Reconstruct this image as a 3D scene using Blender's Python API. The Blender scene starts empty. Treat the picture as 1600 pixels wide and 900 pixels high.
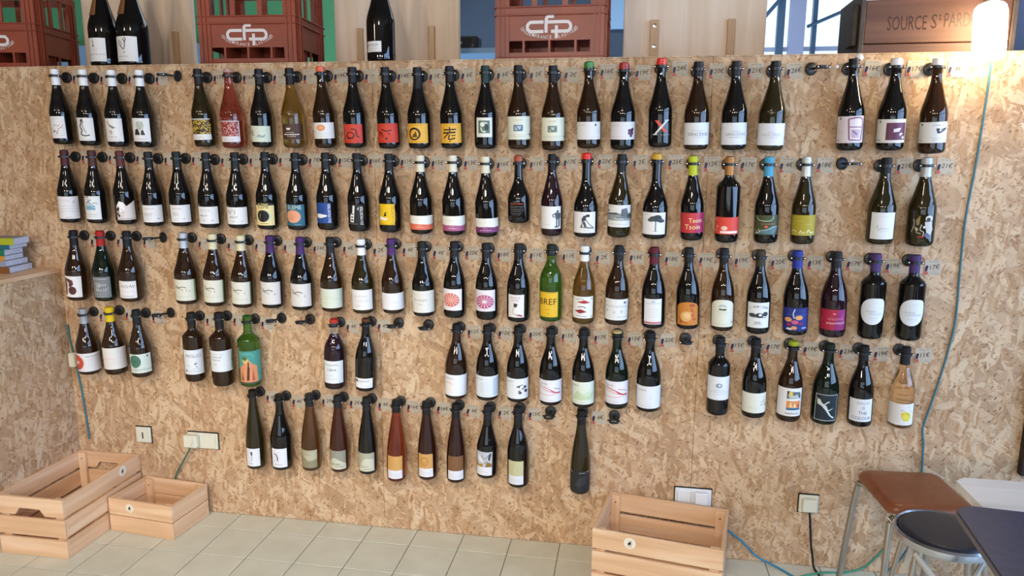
import bpy, bmesh, math, random
from mathutils import Vector, Matrix
R = math.radians
scn = bpy.context.scene
col = scn.collection
# ------------------------------------------------------------------ camera
cam_d = bpy.data.cameras.new('camera'); cam_d.lens = 25.479; cam_d.sensor_width = 36.0
cam_d.clip_start = 0.02; cam_d.clip_end = 100
cam = bpy.data.objects.new('camera', cam_d); col.objects.link(cam)
cam.location = (1.44254, -2.71645, 1.55243)
cam.rotation_euler = (1.38995276, -0.00548886, 0.16413768)
scn.camera = cam
# ------------------------------------------------------------------ world and light
scn.view_settings.view_transform = 'Standard'; scn.view_settings.look = 'None'
scn.view_settings.gamma = 1.0; scn.view_settings.use_curve_mapping = False
scn.view_settings.exposure = 0.09
world = bpy.data.worlds.new('daylight'); scn.world = world; world.use_nodes = True
bg = world.node_tree.nodes['Background']; bg.inputs[0].default_value = (0.62, 0.80, 1.0, 1); bg.inputs[1].default_value = 1.6

def light(name, kind, loc, energy, color, rot=(0, 0, 0), **kw):
    d = bpy.data.lights.new(name, kind); d.energy = energy; d.color = color
    for k, v in kw.items(): setattr(d, k, v)
    o = bpy.data.objects.new(name, d); o.location = loc; o.rotation_euler = rot; col.objects.link(o); return o
# side window daylight, ceiling spots, pendants, added front and floor fills and the far room's own light
light('side_window_light', 'AREA', (5.02, -2.8, 1.65), 300, (0.36, 0.59, 1.0), (R(90), 0, R(90)), shape='RECTANGLE', size=5.0, size_y=1.9)
light('added_front_fill', 'AREA', (1.2, -6.4, 0.80), 16, (0.9, 0.95, 1.0), (R(94), 0, 0), shape='RECTANGLE', size=4.6, size_y=1.1)  # unseen fill added low behind the camera to lift the lower wall
light('ceiling_spot_near', 'POINT', (0.75, -3.2, 2.75), 42, (1.0, 0.87, 0.74), shadow_soft_size=0.14)
light('ceiling_spot_far', 'POINT', (-1.9, -3.6, 2.75), 40, (1.0, 0.85, 0.70), shadow_soft_size=0.14)
light('added_floor_fill', 'SPOT', (1.25, -3.0, 2.75), 165, (1.0, 0.95, 0.88), (R(44), 0, R(8)), shadow_soft_size=0.12, spot_size=R(62), spot_blend=1.0)  # this spot and the next are added to brighten lower wall and floor
light('added_floor_fill', 'SPOT', (-0.2, -3.1, 2.75), 150, (1.0, 0.95, 0.88), (R(44), 0, R(3)), shadow_soft_size=0.12, spot_size=R(62), spot_blend=1.0)
for x, y, z, e_ in ((-0.6, -5.4, 2.2, 118), (1.3, -5.0, 2.2, 118), (3.0, -5.2, 2.2, 85)):
    light('pendant_lamp', 'POINT', (x, y, z), e_, (1.0, 0.91, 0.80), shadow_soft_size=0.10)
light('far_room_light', 'AREA', (0.6, 1.9, 2.9), 30, (0.80, 0.90, 1.0), (0, 0, 0), shape='RECTANGLE', size=3.0, size_y=1.2)

# ------------------------------------------------------------------ helpers
def lin(h):
    c = [int(h[i:i + 2], 16) / 255 for i in (0, 2, 4)]
    return tuple((x / 12.92 if x <= .04045 else ((x + .055) / 1.055) ** 2.4) for x in c) + (1.0,)

def mat(name, color, rough=.5, metal=0.0, coat=0.0, trans=0.0, ior=1.45, emit=None, estr=0.0, spec=.5):
    m = bpy.data.materials.new(name); m.use_nodes = True
    b = m.node_tree.nodes['Principled BSDF']
    b.inputs['Base Color'].default_value = lin(color) if isinstance(color, str) else color
    b.inputs['Roughness'].default_value = rough; b.inputs['Metallic'].default_value = metal
    b.inputs['Coat Weight'].default_value = coat; b.inputs['Transmission Weight'].default_value = trans
    b.inputs['IOR'].default_value = ior; b.inputs['Specular IOR Level'].default_value = spec
    if emit: b.inputs['Emission Color'].default_value = lin(emit); b.inputs['Emission Strength'].default_value = estr
    return m

class NT:
    """Small wrapper for building node materials."""
    def __init__(s, name):
        s.m = bpy.data.materials.new(name); s.m.use_nodes = True; s.t = s.m.node_tree
        s.b = s.t.nodes['Principled BSDF']
    def n(s, kind, **kw):
        x = s.t.nodes.new(kind)
        for k, v in kw.items(): setattr(x, k, v)
        return x
    def l(s, a, b): s.t.links.new(a, b)
    def math(s, op, a, b=None, clamp=False):
        x = s.n('ShaderNodeMath', operation=op); x.use_clamp = clamp
        for i, v in enumerate((a, b)):
            if v is None: continue
            if isinstance(v, (int, float)): x.inputs[i].default_value = v
            else: s.l(v, x.inputs[i])
        return x.outputs[0]
    def mix(s, f, a, b, blend='MIX'):
        x = s.n('ShaderNodeMix', data_type='RGBA', blend_type=blend)
        for i, v in ((0, f), (6, a), (7, b)):
            if isinstance(v, (int, float)): x.inputs[i].default_value = v
            elif isinstance(v, tuple): x.inputs[i].default_value = v
            else: s.l(v, x.inputs[i])
        return x.outputs[2]
    def ramp(s, f, stops):
        x = s.n('ShaderNodeValToRGB'); e = x.color_ramp.elements
        while len(e) < len(stops): e.new(.5)
        for q, (p_, c_) in zip(e, stops): q.position = p_; q.color = lin(c_) if isinstance(c_, str) else c_
        s.l(f, x.inputs[0]); return x.outputs[0]

def osb_material():
    k = NT('oriented_strand_board')
    geo = k.n('ShaderNodeNewGeometry'); sep = k.n('ShaderNodeSeparateXYZ'); k.l(geo.outputs['Position'], sep.inputs[0])
    u = k.math('ADD', sep.outputs[0], k.math('MULTIPLY', sep.outputs[1], 1.0))
    uv = k.n('ShaderNodeCombineXYZ'); k.l(u, uv.inputs[0]); k.l(sep.outputs[2], uv.inputs[1])
    # slight warp so that strands are not ruler straight
    nz = k.n('ShaderNodeTexNoise'); nz.inputs['Scale'].default_value = 14; nz.inputs['Detail'].default_value = 2; k.l(uv.outputs[0], nz.inputs['Vector'])
    wv = k.n('ShaderNodeVectorMath', operation='MULTIPLY_ADD'); k.l(nz.outputs['Color'], wv.inputs[0]); wv.inputs[1].default_value = (.03, .03, 0); k.l(uv.outputs[0], wv.inputs[2])
    base = k.n('ShaderNodeTexNoise'); base.inputs['Scale'].default_value = 9; base.inputs['Detail'].default_value = 5; k.l(wv.outputs[0], base.inputs['Vector'])
    c = k.ramp(base.outputs['Fac'], [(.3, 'a88a69'), (.5, 'b99878'), (.7, 'c7a788')])
    h = k.math('MULTIPLY', base.outputs['Fac'], .3)
    rng = random.Random(4)
    layers = [(7, 22, .35, 0), (9, 32, .50, 0), (36, 150, .80, 0), (6, 18, .60, 0), (11, 44, .62, 0), (15, 60, .68, 1), (6.5, 26, .68, 0), (42, 150, .93, 2), (8, 27, .90, 3), (19, 95, .74, 1), (56, 190, .94, 2), (44, 170, .88, 1)]
    angs = [.3, 1.5, 2.4, .9, 2.8, 1.2, .6, 2.1, 2.0, 1.65, 2.5, .5]
    for i, (sx, sy, th, kind) in enumerate(layers):
        mp = k.n('ShaderNodeMapping'); mp.vector_type = 'POINT'
        ang = angs[i]
        rot = k.n('ShaderNodeVectorRotate', rotation_type='Z_AXIS'); rot.inputs['Angle'].default_value = ang; k.l(wv.outputs[0], rot.inputs['Vector'])
        mp.inputs['Scale'].default_value = (sx, sy, 1); mp.inputs['Location'].default_value = (rng.uniform(0, 50), rng.uniform(0, 50), 0)
        k.l(rot.outputs[0], mp.inputs['Vector'])
        v = k.n('ShaderNodeTexVoronoi', voronoi_dimensions='2D'); v.inputs['Scale'].default_value = 1; v.inputs['Randomness'].default_value = .95
        k.l(mp.outputs[0], v.inputs['Vector'])
        sc = k.n('ShaderNodeSeparateColor'); k.l(v.outputs['Color'], sc.inputs[0])
        mask = k.math('MULTIPLY', k.math('GREATER_THAN', sc.outputs[0], th), k.math('LESS_THAN', v.outputs['Distance'], .62))
        fib = k.n('ShaderNodeTexNoise', noise_dimensions='2D'); fib.inputs['Scale'].default_value = 1.0; fib.inputs['Detail'].default_value = 3
        mp2 = k.n('ShaderNodeMapping'); mp2.inputs['Scale'].default_value = (18, 380, 1); k.l(rot.outputs[0], mp2.inputs['Vector']); k.l(mp2.outputs[0], fib.inputs['Vector'])
        f = k.math('ADD', k.math('MULTIPLY', sc.outputs[1], .72), k.math('MULTIPLY', fib.outputs['Fac'], .5))
        if kind == 0: cc = k.ramp(f, [(.15, 'a07f5e'), (.4, 'b49271'), (.65, 'c2a180'), (.9, 'd3b797')])
        elif kind == 3: cc = k.ramp(f, [(.2, 'cdae8a'), (.9, 'd9c2a3')])
        elif kind == 1: cc = k.ramp(f, [(.15, '946d49'), (.5, 'b58e67'), (.9, 'd8ba96')])
        else: cc = k.ramp(f, [(.2, '55371f'), (.5, '7d5533'), (.9, 'a97e53')])
        if kind == 2: mask = k.math('MULTIPLY', mask, k.math('LESS_THAN', v.outputs['Distance'], .34))
        edge = k.math('SUBTRACT', 1.0, k.math('MULTIPLY', k.math('POWER', v.outputs['Distance'], 3.0), .4), clamp=True)
        cc = k.mix(1.0, cc, edge, 'MULTIPLY')
        c = k.mix(k.math('MULTIPLY', mask, .80), c, cc)
        h = k.math('ADD', k.math('MULTIPLY', h, k.math('SUBTRACT', 1.0, k.math('MULTIPLY', mask, .6))), k.math('MULTIPLY', mask, k.math('MULTIPLY', f, .5)))
    # fine dark specks
    sp = k.n('ShaderNodeTexNoise'); sp.inputs['Scale'].default_value = 75; sp.inputs['Detail'].default_value = 3; k.l(wv.outputs[0], sp.inputs['Vector'])
    c = k.mix(k.math('MULTIPLY', k.math('GREATER_THAN', sp.outputs['Fac'], .645), .55), c, lin('6a4526'))
    k.l(c, k.b.inputs['Base Color']); k.b.inputs['Roughness'].default_value = .62; k.b.inputs['Specular IOR Level'].default_value = .3
    bp = k.n('ShaderNodeBump'); bp.inputs['Strength'].default_value = .25; bp.inputs['Distance'].default_value = .003; k.l(h, bp.inputs['Height']); k.l(bp.outputs[0], k.b.inputs['Normal'])
    return k.m

def wood_material(name, c0, c1, c2, axis=0, scale=1.0, rough=.55, knots=True, seed=0.0):
    k = NT(name); tc = k.n('ShaderNodeTexCoord'); mp = k.n('ShaderNodeMapping'); k.l(tc.outputs['Object'], mp.inputs['Vector'])
    oi = k.n('ShaderNodeObjectInfo')
    ad = k.n('ShaderNodeVectorMath', operation='ADD'); k.l(tc.outputs['Object'], ad.inputs[0])
    cb = k.n('ShaderNodeCombineXYZ')
    for i in range(3): k.l(k.math('MULTIPLY', oi.outputs['Random'], 7.3 + 3 * i), cb.inputs[i])
    k.l(cb.outputs[0], ad.inputs[1]); k.l(ad.outputs[0], mp.inputs['Vector'])
    s = [26 * scale] * 3; s[axis] = 1.6 * scale; mp.inputs['Scale'].default_value = s
    n1 = k.n('ShaderNodeTexNoise'); n1.inputs['Scale'].default_value = 1.0; n1.inputs['Detail'].default_value = 5; n1.inputs['Distortion'].default_value = .6; k.l(mp.outputs[0], n1.inputs['Vector'])
    c = k.ramp(n1.outputs['Fac'], [(.3, c0), (.5, c1), (.7, c2)])
    if knots:
        v = k.n('ShaderNodeTexVoronoi'); v.inputs['Scale'].default_value = 4.2; k.l(ad.outputs[0], v.inputs['Vector'])
        d = k.math('LESS_THAN', v.outputs['Distance'], .045)
        c = k.mix(k.math('MULTIPLY', d, .6), c, lin('6b4a2c'))
    k.l(c, k.b.inputs['Base Color']); k.b.inputs['Roughness'].default_value = rough
    bp = k.n('ShaderNodeBump'); bp.inputs['Strength'].default_value = .12; bp.inputs['Distance'].default_value = .002; k.l(n1.outputs['Fac'], bp.inputs['Height']); k.l(bp.outputs[0], k.b.inputs['Normal'])
    return k.m

def noisy_material(name, c0, c1, scale=12, rough=.4, bump=.0, spec=.5):
    k = NT(name); tc = k.n('ShaderNodeTexCoord'); oi = k.n('ShaderNodeObjectInfo')
    ad = k.n('ShaderNodeVectorMath', operation='ADD'); k.l(tc.outputs['Object'], ad.inputs[0])
    cb = k.n('ShaderNodeCombineXYZ')
    for i in range(3): k.l(k.math('MULTIPLY', oi.outputs['Random'], 9.1 + 5 * i), cb.inputs[i])
    k.l(cb.outputs[0], ad.inputs[1])
    n1 = k.n('ShaderNodeTexNoise'); n1.inputs['Scale'].default_value = scale; n1.inputs['Detail'].default_value = 5; k.l(ad.outputs[0], n1.inputs['Vector'])
    c = k.ramp(n1.outputs['Fac'], [(.32, c0), (.68, c1)])
    k.l(c, k.b.inputs['Base Color']); k.b.inputs['Roughness'].default_value = rough; k.b.inputs['Specular IOR Level'].default_value = spec
    if bump:
        bp = k.n('ShaderNodeBump'); bp.inputs['Strength'].default_value = bump; bp.inputs['Distance'].default_value = .002; k.l(n1.outputs['Fac'], bp.inputs['Height']); k.l(bp.outputs[0], k.b.inputs['Normal'])
    return k.m

def print_material(name, rough):
    k = NT(name); a = k.n('ShaderNodeAttribute', attribute_name='ink'); k.l(a.outputs['Color'], k.b.inputs['Base Color'])
    k.b.inputs['Roughness'].default_value = rough; k.b.inputs['Specular IOR Level'].default_value = .35
    return k.m

M = {}
M['osb'] = osb_material()
M['pine'] = wood_material('planed_pine', 'cca37a', 'dcb48e', 'e8c8a6', 0)
M['pine_y'] = wood_material('planed_pine_depthwise', 'cca37a', 'dcb48e', 'e8c8a6', 1)
M['pine_z'] = wood_material('planed_pine_upright', 'cca37a', 'dcb48e', 'e8c8a6', 2)
M['board'] = wood_material('pale_spruce_board', 'd8bfa4', 'e2cbb2', 'ead6c0', 2, .7)
M['cleat'] = wood_material('darker_spruce_cleat', 'b28e68', 'c29d76', 'cfae88', 2)
M['oldwood'] = wood_material('old_stained_crate_wood', '40251a', '4d2e21', '5a3a2b', 0, .8, .6)
M['oldwood_y_shade'] = wood_material('old_stained_crate_end_shaded', '2e2621', '392f29', '443931', 1, .8, .6)  # crate ends: their shadowed side is put into this darker wood colour
M['whitewood'] = wood_material('whitewashed_wood', 'cfcac6', 'e0dcd8', 'ece9e6', 0, 1.0, .35, False)
M['tile'] = noisy_material('beige_floor_tile', 'c2c0ae', 'cdcbb9', 9, .38, .05)
M['grout'] = noisy_material('grey_grout', '6f6a5e', '827c6e', 60, .8)
M['paper'] = print_material('printed_paper', .5)
M['ink'] = print_material('printing_ink', .42)
M['black'] = mat('black_rubber_plastic', (.012, .012, .013, 1), .38)
M['steel'] = mat('bright_steel', (.72, .71, .68, 1), .22, 1.0)
M['chrome'] = mat('brushed_chrome', (.62, .63, .66, 1), .25, 1.0)
M['brass'] = mat('aged_nickel_tube', (.50, .45, .38, 1), .32, 1.0)
M['red_plastic'] = noisy_material('red_brown_crate_plastic', '782c18', '8c371c', 6, .38)
M['white_ink'] = mat('white_crate_printing', 'd8cfcb', .5)
M['dark'] = mat('dark_gap', (.01, .009, .008, 1), .8)
M['leather'] = noisy_material('brown_leather', '7c4526', '8a4f2d', 30, .36, .1)
M['navy'] = noisy_material('dark_navy_vinyl', '20222e', '272a37', 40, .40, .05)
M['navytop'] = noisy_material('navy_laminate', '2a3450', '323e5c', 60, .34)
M['navyedge'] = mat('pale_edge_band', '6d6a72', .5)
M['cream_plastic'] = mat('cream_switch_plastic', 'd9d6c4', .35)
M['white_plastic'] = mat('white_switch_plastic', 'dfe2e6', .3)
M['cord_teal'] = mat('teal_textile_cord', '41717c', .7)
M['cord_blue'] = mat('blue_textile_cord', '2f7ea6', .7)
M['cord_black'] = mat('black_cord', '17110e', .6)
M['green_paint'] = mat('mint_green_paint', '5fae7c', .6)
M['blue_paint'] = mat('pale_blue_paint', '8fb4d8', .6)
M['slate_paint'] = noisy_material('slate_blue_paint', '2c3d50', '3a4e66', 2, .6)
M['white_paint'] = mat('white_plaster', 'cfc9bf', .8)
M['shop_wall'] = mat('dark_shop_wall_paint', '5c554c', .8)
M['frame_blue'] = mat('blue_grey_window_frame', '50708e', .4)
M['frame_lilac'] = mat('pale_lilac_frame', 'b9c4e6', .4)
M['post_grey'] = mat('grey_blue_steel_post', '4e5870', .4)
M['glass_pane'] = mat('window_glass', (.95, .98, 1, 1), .02, trans=1.0, ior=1.02)
M['frosted'] = mat('glowing_frosted_glass', 'fff0d8', .4, emit='ffe2b4', estr=32.0)
M['pale_plastic'] = mat('pale_grey_plastic', 'b4aea2', .5)
M['trim'] = mat('dark_brown_board', '2a1d18', .6)

GLASS = {
    'k': ((.0055, .0045, .0040, 1), 0.0), 'd': ((.004, .0085, .0045, 1), 0.0), 'p': ((.016, .005, .009, 1), 0.0),
    'g': ((.034, .024, .006, 1), .45), 'a': ((.036, .015, .0055, 1), .45), 'm': ((.20, .085, .018, 1), .75),
    'y': ((.40, .25, .045, 1), .9), 'r': ((.56, .14, .085, 1), .92), 'o': ((.42, .085, .025, 1), .85), 'o2': ((.10, .022, .008, 1), .6),
    'o3': ((.045, .010, .006, 1), .5), 'G': ((.13, .30, .03, 1), .85), 'w': ((.93, .66, .36, 1), .95)}
for g_, (c_, t_) in GLASS.items():
    base = c_ if t_ else c_
    M['glass_' + g_] = mat('bottle_glass_' + {'k': 'black', 'd': 'black_green', 'p': 'dark_purple', 'g': 'olive', 'a': 'amber', 'm': 'gold_amber', 'y': 'golden', 'r': 'rose', 'o': 'orange', 'o2': 'red_brown', 'o3': 'dark_red', 'G': 'green', 'w': 'pale_amber'}[g_], base, .015, trans=t_, ior=1.5, spec=.5)
M['glass_clear'] = mat('bottle_glass_clear', (.93, .88, .84, 1), .03, trans=.95, ior=1.3)
_caps = {}
def cap_mat(h, wax=False):
    key = (h, wax)
    if key not in _caps:
        metal = h in ('b9bcc0', 'b8bab8', 'a4a6a8', 'c8c9c4', 'b07a48')
        _caps[key] = mat('capsule_' + ('wax_' if wax else 'foil_') + h, h, .32 if wax else .46, metal=.45 if metal else 0.0, spec=.5 if wax else .3)
    return _caps[key]

def link(name, me, m=None, parent=None, loc=None, rot=None):
    o = bpy.data.objects.new(name, me); col.objects.link(o)
    if m is not None and me is not None and not len(me.materials): me.materials.append(m)
    if parent is not None: o.parent = parent
    if loc is not None: o.location = loc
    if rot is not None: o.rotation_euler = rot
    return o
def tag(o, label=None, cat=None, group=None, kind=None):
    if label: o['label'] = label
    if cat: o['category'] = cat
    if group: o['group'] = group
    if kind: o['kind'] = kind
    return o
def empty(name, loc=(0, 0, 0), rot=(0, 0, 0)):
    o = bpy.data.objects.new(name, None); o.empty_display_size = .02; col.objects.link(o); o.location = loc; o.rotation_euler = rot; return o
def mesh_of(bm, smooth=None, name='mesh'):
    bmesh.ops.recalc_face_normals(bm, faces=bm.faces)
    me = bpy.data.meshes.new(name); bm.to_mesh(me); bm.free()
    if smooth is not None:
        for p in me.polygons: p.use_smooth = True
        if hasattr(me, 'set_sharp_from_angle'): me.set_sharp_from_angle(angle=R(smooth))
    return me
def box(bm, x0, x1, y0, y1, z0, z1, bev=0.0):
    r = bmesh.ops.create_cube(bm, size=1.0)
    for v in r['verts']: v.co = Vector(((x0 + x1) / 2 + v.co.x * (x1 - x0), (y0 + y1) / 2 + v.co.y * (y1 - y0), (z0 + z1) / 2 + v.co.z * (z1 - z0)))
    if bev:
        es = list({e for v in r['verts'] for e in v.link_edges})
        bmesh.ops.bevel(bm, geom=es, offset=bev, segments=1, affect='EDGES', profile=.5)
def boxme(x0, x1, y0, y1, z0, z1, bev=0.0, name='mesh'):
    bm = bmesh.new(); box(bm, x0, x1, y0, y1, z0, z1, bev); return mesh_of(bm, None, name)
def lathe(bm, prof, seg=32, closed=True, axis='z', origin=(0, 0, 0)):
    rings = []
    for (r_, z_) in prof:
        ring = []
        for i in range(seg):
            a = 2 * math.pi * i / seg
            x, y = r_ * math.cos(a), r_ * math.sin(a)
            p = (x, y, z_) if axis == 'z' else (x, -z_, y)
            ring.append(bm.verts.new(Vector(p) + Vector(origin)))
        rings.append(ring)
    for a_, b_ in zip(rings, rings[1:]):
        for i in range(seg):
            j = (i + 1) % seg; bm.faces.new((a_[i], a_[j], b_[j], b_[i]))
    if closed:
        bm.faces.new(rings[0][::-1]); bm.faces.new(rings[-1])
def spline(pts, n=6):
    P = [Vector(p) for p in pts]
    if len(P) < 3: return P
    out = []
    for i in range(len(P) - 1):
        a, b, c, d = P[max(i - 1, 0)], P[i], P[i + 1], P[min(i + 2, len(P) - 1)]
        for k in range(n):
            t = k / n
            out.append(.5 * ((2 * b) + (c - a) * t + (2 * a - 5 * b + 4 * c - d) * t * t + (3 * b - a - 3 * c + d) * t ** 3))
    out.append(P[-1]); return out
def tube(bm, pts, r_, seg=10, smooth=0):
    P = spline(pts, smooth) if smooth else [Vector(p) for p in pts]
    up = Vector((0, 0, 1)); rings = []
    for i, p in enumerate(P):
        t = (P[min(i + 1, len(P) - 1)] - P[max(i - 1, 0)]).normalized()
        ref = up if abs(t.dot(up)) < .95 else Vector((1, 0, 0))
        n_ = t.cross(ref).normalized(); b_ = t.cross(n_)
        rings.append([bm.verts.new(p + r_ * (math.cos(2 * math.pi * k / seg) * n_ + math.sin(2 * math.pi * k / seg) * b_)) for k in range(seg)])
    for a_, b_ in zip(rings, rings[1:]):
        for k in range(seg):
            j = (k + 1) % seg; bm.faces.new((a_[k], a_[j], b_[j], b_[k]))
    bm.faces.new(rings[0][::-1]); bm.faces.new(rings[-1])
def tubeme(pts, r_, seg=10, smooth=0):
    bm = bmesh.new(); tube(bm, pts, r_, seg, smooth); return mesh_of(bm, 40)

# ------------------------------------------------------------------ text outlines (flat print), fetched once
_txt = {}
def fetch_texts(strings):
    made = []
    for s in strings:
        c = bpy.data.curves.new('lettering', 'FONT'); c.body = s; c.align_x = 'LEFT'; c.resolution_u = 2
        o = bpy.data.objects.new('lettering', c); col.objects.link(o); made.append((s, o, c))
    dg = bpy.context.evaluated_depsgraph_get(); dg.update()
    for s, o, c in made:
        me = o.evaluated_get(dg).to_mesh()
        vs = [(v.co.x, v.co.y) for v in me.vertices]; fs = [tuple(p.vertices) for p in me.polygons]
        if vs:
            x0 = min(v[0] for v in vs); x1 = max(v[0] for v in vs); y0 = min(v[1] for v in vs); y1 = max(v[1] for v in vs)
        else: x0 = x1 = y0 = 0; y1 = 1
        _txt[s] = (vs, fs, x0, x1, y0, y1)
        o.to_mesh_clear()
    for s, o, c in made: bpy.data.objects.remove(o); bpy.data.curves.remove(c)

# ------------------------------------------------------------------ flat artwork: a list of coloured polygons in metres
class Art:
    def __init__(s, W, H): s.W, s.H, s.items = W, H, []
    def poly(s, pts, c): s.items.append(([tuple(p) for p in pts], [tuple(range(len(pts)))], c))
    def raw(s, vs, fs, c): s.items.append((vs, fs, c))
    def ell(s, cx, cy, rx, ry, c, n=18): s.poly([(cx + rx * math.cos(2 * math.pi * i / n), cy + ry * math.sin(2 * math.pi * i / n)) for i in range(n)], c)
    def stroke(s, pts, w, c, smooth=True):
        P = [Vector((p[0], p[1], 0)) for p in pts]
        if smooth and len(P) > 2: P = spline(P, 4)
        L, Rr = [], []
        for i, p in enumerate(P):
            t = P[min(i + 1, len(P) - 1)] - P[max(i - 1, 0)]
            if t.length < 1e-9: t = Vector((1, 0, 0))
            t.normalize(); n_ = Vector((-t.y, t.x, 0)) * w / 2
            L.append((p + n_)[:2]); Rr.append((p - n_)[:2])
        vs = L + Rr; k = len(L)
        s.raw(vs, [(i, i + 1, k + i + 1, k + i) for i in range(k - 1)], c)
    def text(s, t, cx, cy, h, c, maxw=None, rot=0.0, shear=0.0, width=None):
        vs, fs, x0, x1, y0, y1 = _txt[t]
        if not vs: return
        k = h / max(y1 - y0, 1e-6) if y1 > y0 else h
        kx = k
        if maxw and (x1 - x0) * kx > maxw: kx = maxw / (x1 - x0)
        if width: kx = width / (x1 - x0)
        ca, sa = math.cos(rot), math.sin(rot); out = []
        for x, y in vs:
            a, b = (x - (x0 + x1) / 2) * kx, (y - (y0 + y1) / 2) * k; a += b * shear
            out.append((cx + a * ca - b * sa, cy + a * sa + b * ca))
        s.raw(out, fs, c)
    def scribble(s, cx, cy, h, n, c, rng, maxw):
        w = min(n * h * .62, maxw); N = n * 3; pts = []
        for i in range(N + 1): pts.append((cx - w / 2 + w * i / N, cy + (h * .42 * (1 if i % 2 else -1)) * rng.uniform(.45, 1.0)))
        s.stroke(pts, h * .17, c, False)

def parse_art(spec, W, H, seed):
    A = Art(W, H); rng = random.Random(seed)
    for cmd in spec.split(';'):
        t = cmd.split(' '); k = t[0]
        if not k: continue
        if k == 'E': A.ell(float(t[1]) * W, float(t[2]) * H, float(t[3]) * W, float(t[4]) * H, t[5])
        elif k == 'R':
            x0, y0, x1, y1 = [float(q) for q in t[1:5]]; A.poly([(x0 * W, y0 * H), (x1 * W, y0 * H), (x1 * W, y1 * H), (x0 * W, y1 * H)], t[5])
        elif k == 'F':
            x0, y0, x1, y1, w = [float(q) for q in t[2:7]]; w *= W; x0 *= W; x1 *= W; y0 *= H; y1 *= H
            for q in ((x0, y0, x1, y0 + w), (x0, y1 - w, x1, y1), (x0, y0, x0 + w, y1), (x1 - w, y0, x1, y1)): A.poly([(q[0], q[1]), (q[2], q[1]), (q[2], q[3]), (q[0], q[3])], t[1])
        elif k == 'P':
            q = [float(z) for z in t[2:]]; A.poly([(q[i] * W, q[i + 1] * H) for i in range(0, len(q), 2)], t[1])
        elif k == 'S':
            q = [float(z) for z in t[3:]]; A.stroke([(q[i] * W, q[i + 1] * H) for i in range(0, len(q), 2)], float(t[2]) * W, t[1])
        elif k == 'L':
            h = float(t[5]) if len(t) > 5 else .016; h *= H; x0, x1, y = float(t[2]) * W, float(t[3]) * W, float(t[4]) * H
            x = x0                                     # a line of small print: short dashes
            while x < x1:
                w = min(rng.uniform(.06, .16) * W, x1 - x); A.poly([(x, y - h / 2), (x + w, y - h / 2), (x + w, y + h / 2), (x, y + h / 2)], t[1]); x += w + .018 * W
        elif k == 'T': A.text(' '.join(t[5:]), float(t[3]) * W, float(t[4]) * H, float(t[2]) * H, t[1], .94 * W)
        elif k == 'Z': A.scribble(float(t[3]) * W, float(t[4]) * H, float(t[2]) * H, int(t[5]), t[1], rng, .9 * W)
        elif k == 'V': A.text(' '.join(t[5:]), float(t[3]) * W, float(t[4]) * H, float(t[2]) * W, t[1], .92 * H, R(90))
        elif k == 'D':
            x0, y0, x1, y1 = [float(q) for q in t[2:6]]; n = int(t[6]); r2 = random.Random(int(t[7]))
            for i in range(n):
                a = r2.uniform(0, math.pi); L_ = .05 * W; cx = (x0 + (x1 - x0) * r2.random()) * W; cy = (y0 + (y1 - y0) * r2.random()) * H
                cx = min(max(cx, x0 * W + L_ * .6), x1 * W - L_ * .6); cy = min(max(cy, y0 * H + L_ * .6), y1 * H - L_ * .6)
                A.stroke([(cx - L_ / 2 * math.cos(a), cy - L_ / 2 * math.sin(a)), (cx + L_ / 2 * math.cos(a), cy + L_ / 2 * math.sin(a))], .032 * W, t[1], False)
        elif k == 'W':
            cx, cy, rx, ry = float(t[1]) * W, float(t[2]) * H, float(t[3]) * W, float(t[4]) * H
            for i in range(14):
                a = 2 * math.pi * i / 14; b = .17
                A.poly([(cx + rx * .34 * math.cos(a - b), cy + ry * .34 * math.sin(a - b)), (cx + rx * math.cos(a - b), cy + ry * math.sin(a - b)), (cx + rx * 1.06 * math.cos(a), cy + ry * 1.06 * math.sin(a)), (cx + rx * math.cos(a + b), cy + ry * math.sin(a + b)), (cx + rx * .34 * math.cos(a + b), cy + ry * .34 * math.sin(a + b))], t[5])
            for i in range(24):
                a = 2 * math.pi * i / 24; a2 = 2 * math.pi * (i + 1) / 24
                for q0, q1 in ((.22, .3), (.98, 1.06)):
                    A.poly([(cx + rx * q0 * math.cos(a), cy + ry * q0 * math.sin(a)), (cx + rx * q1 * math.cos(a), cy + ry * q1 * math.sin(a)), (cx + rx * q1 * math.cos(a2), cy + ry * q1 * math.sin(a2)), (cx + rx * q0 * math.cos(a2), cy + ry * q0 * math.sin(a2))], t[5])
        elif k == 'A':
            txt = ' '.join(t[6:]); h = float(t[2]) * H; n = len(txt)
            for i, ch in enumerate(txt):
                f = (i + .5) / n - .5; A.text(ch if ch in _txt else ch, (float(t[3]) + f * .84) * W, (float(t[4]) + .33 - f * f * .35) * H, h if ch != "'" else h * .4, t[1], None, -f * .6)
    return A

def outline(kind, W, H):
    if kind == 'A':
        pts = [(0, 0), (W, 0), (W, H * .74)]
        pts += [(W / 2 + W / 2 * math.cos(a), H * .74 + H * .26 * math.sin(a)) for a in [math.pi * i / 12 for i in range(1, 12)]] + [(0, H * .74)]
        return pts
    if kind == 'O':
        pts = []
        for i in range(36):
            a = 2 * math.pi * i / 36; e = 1.0
            x, y = math.cos(a), math.sin(a)
            if x > 0 and y > 0: e = 1 / max((abs(x) ** 4 + abs(y) ** 4) ** .25, 1e-6); x, y = x * e, y * e
            pts.append((W / 2 + W / 2 * x, H / 2 + H / 2 * y))
        return pts
    if kind == 'M': return [(0, 0), (W, 0), (W, H), (W * .55, H * .72), (W * .42, H * .92), (W * .2, H * .98), (W * .02, H * .72)]
    return [(0, 0), (W, 0), (W, H), (0, H)]

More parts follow.
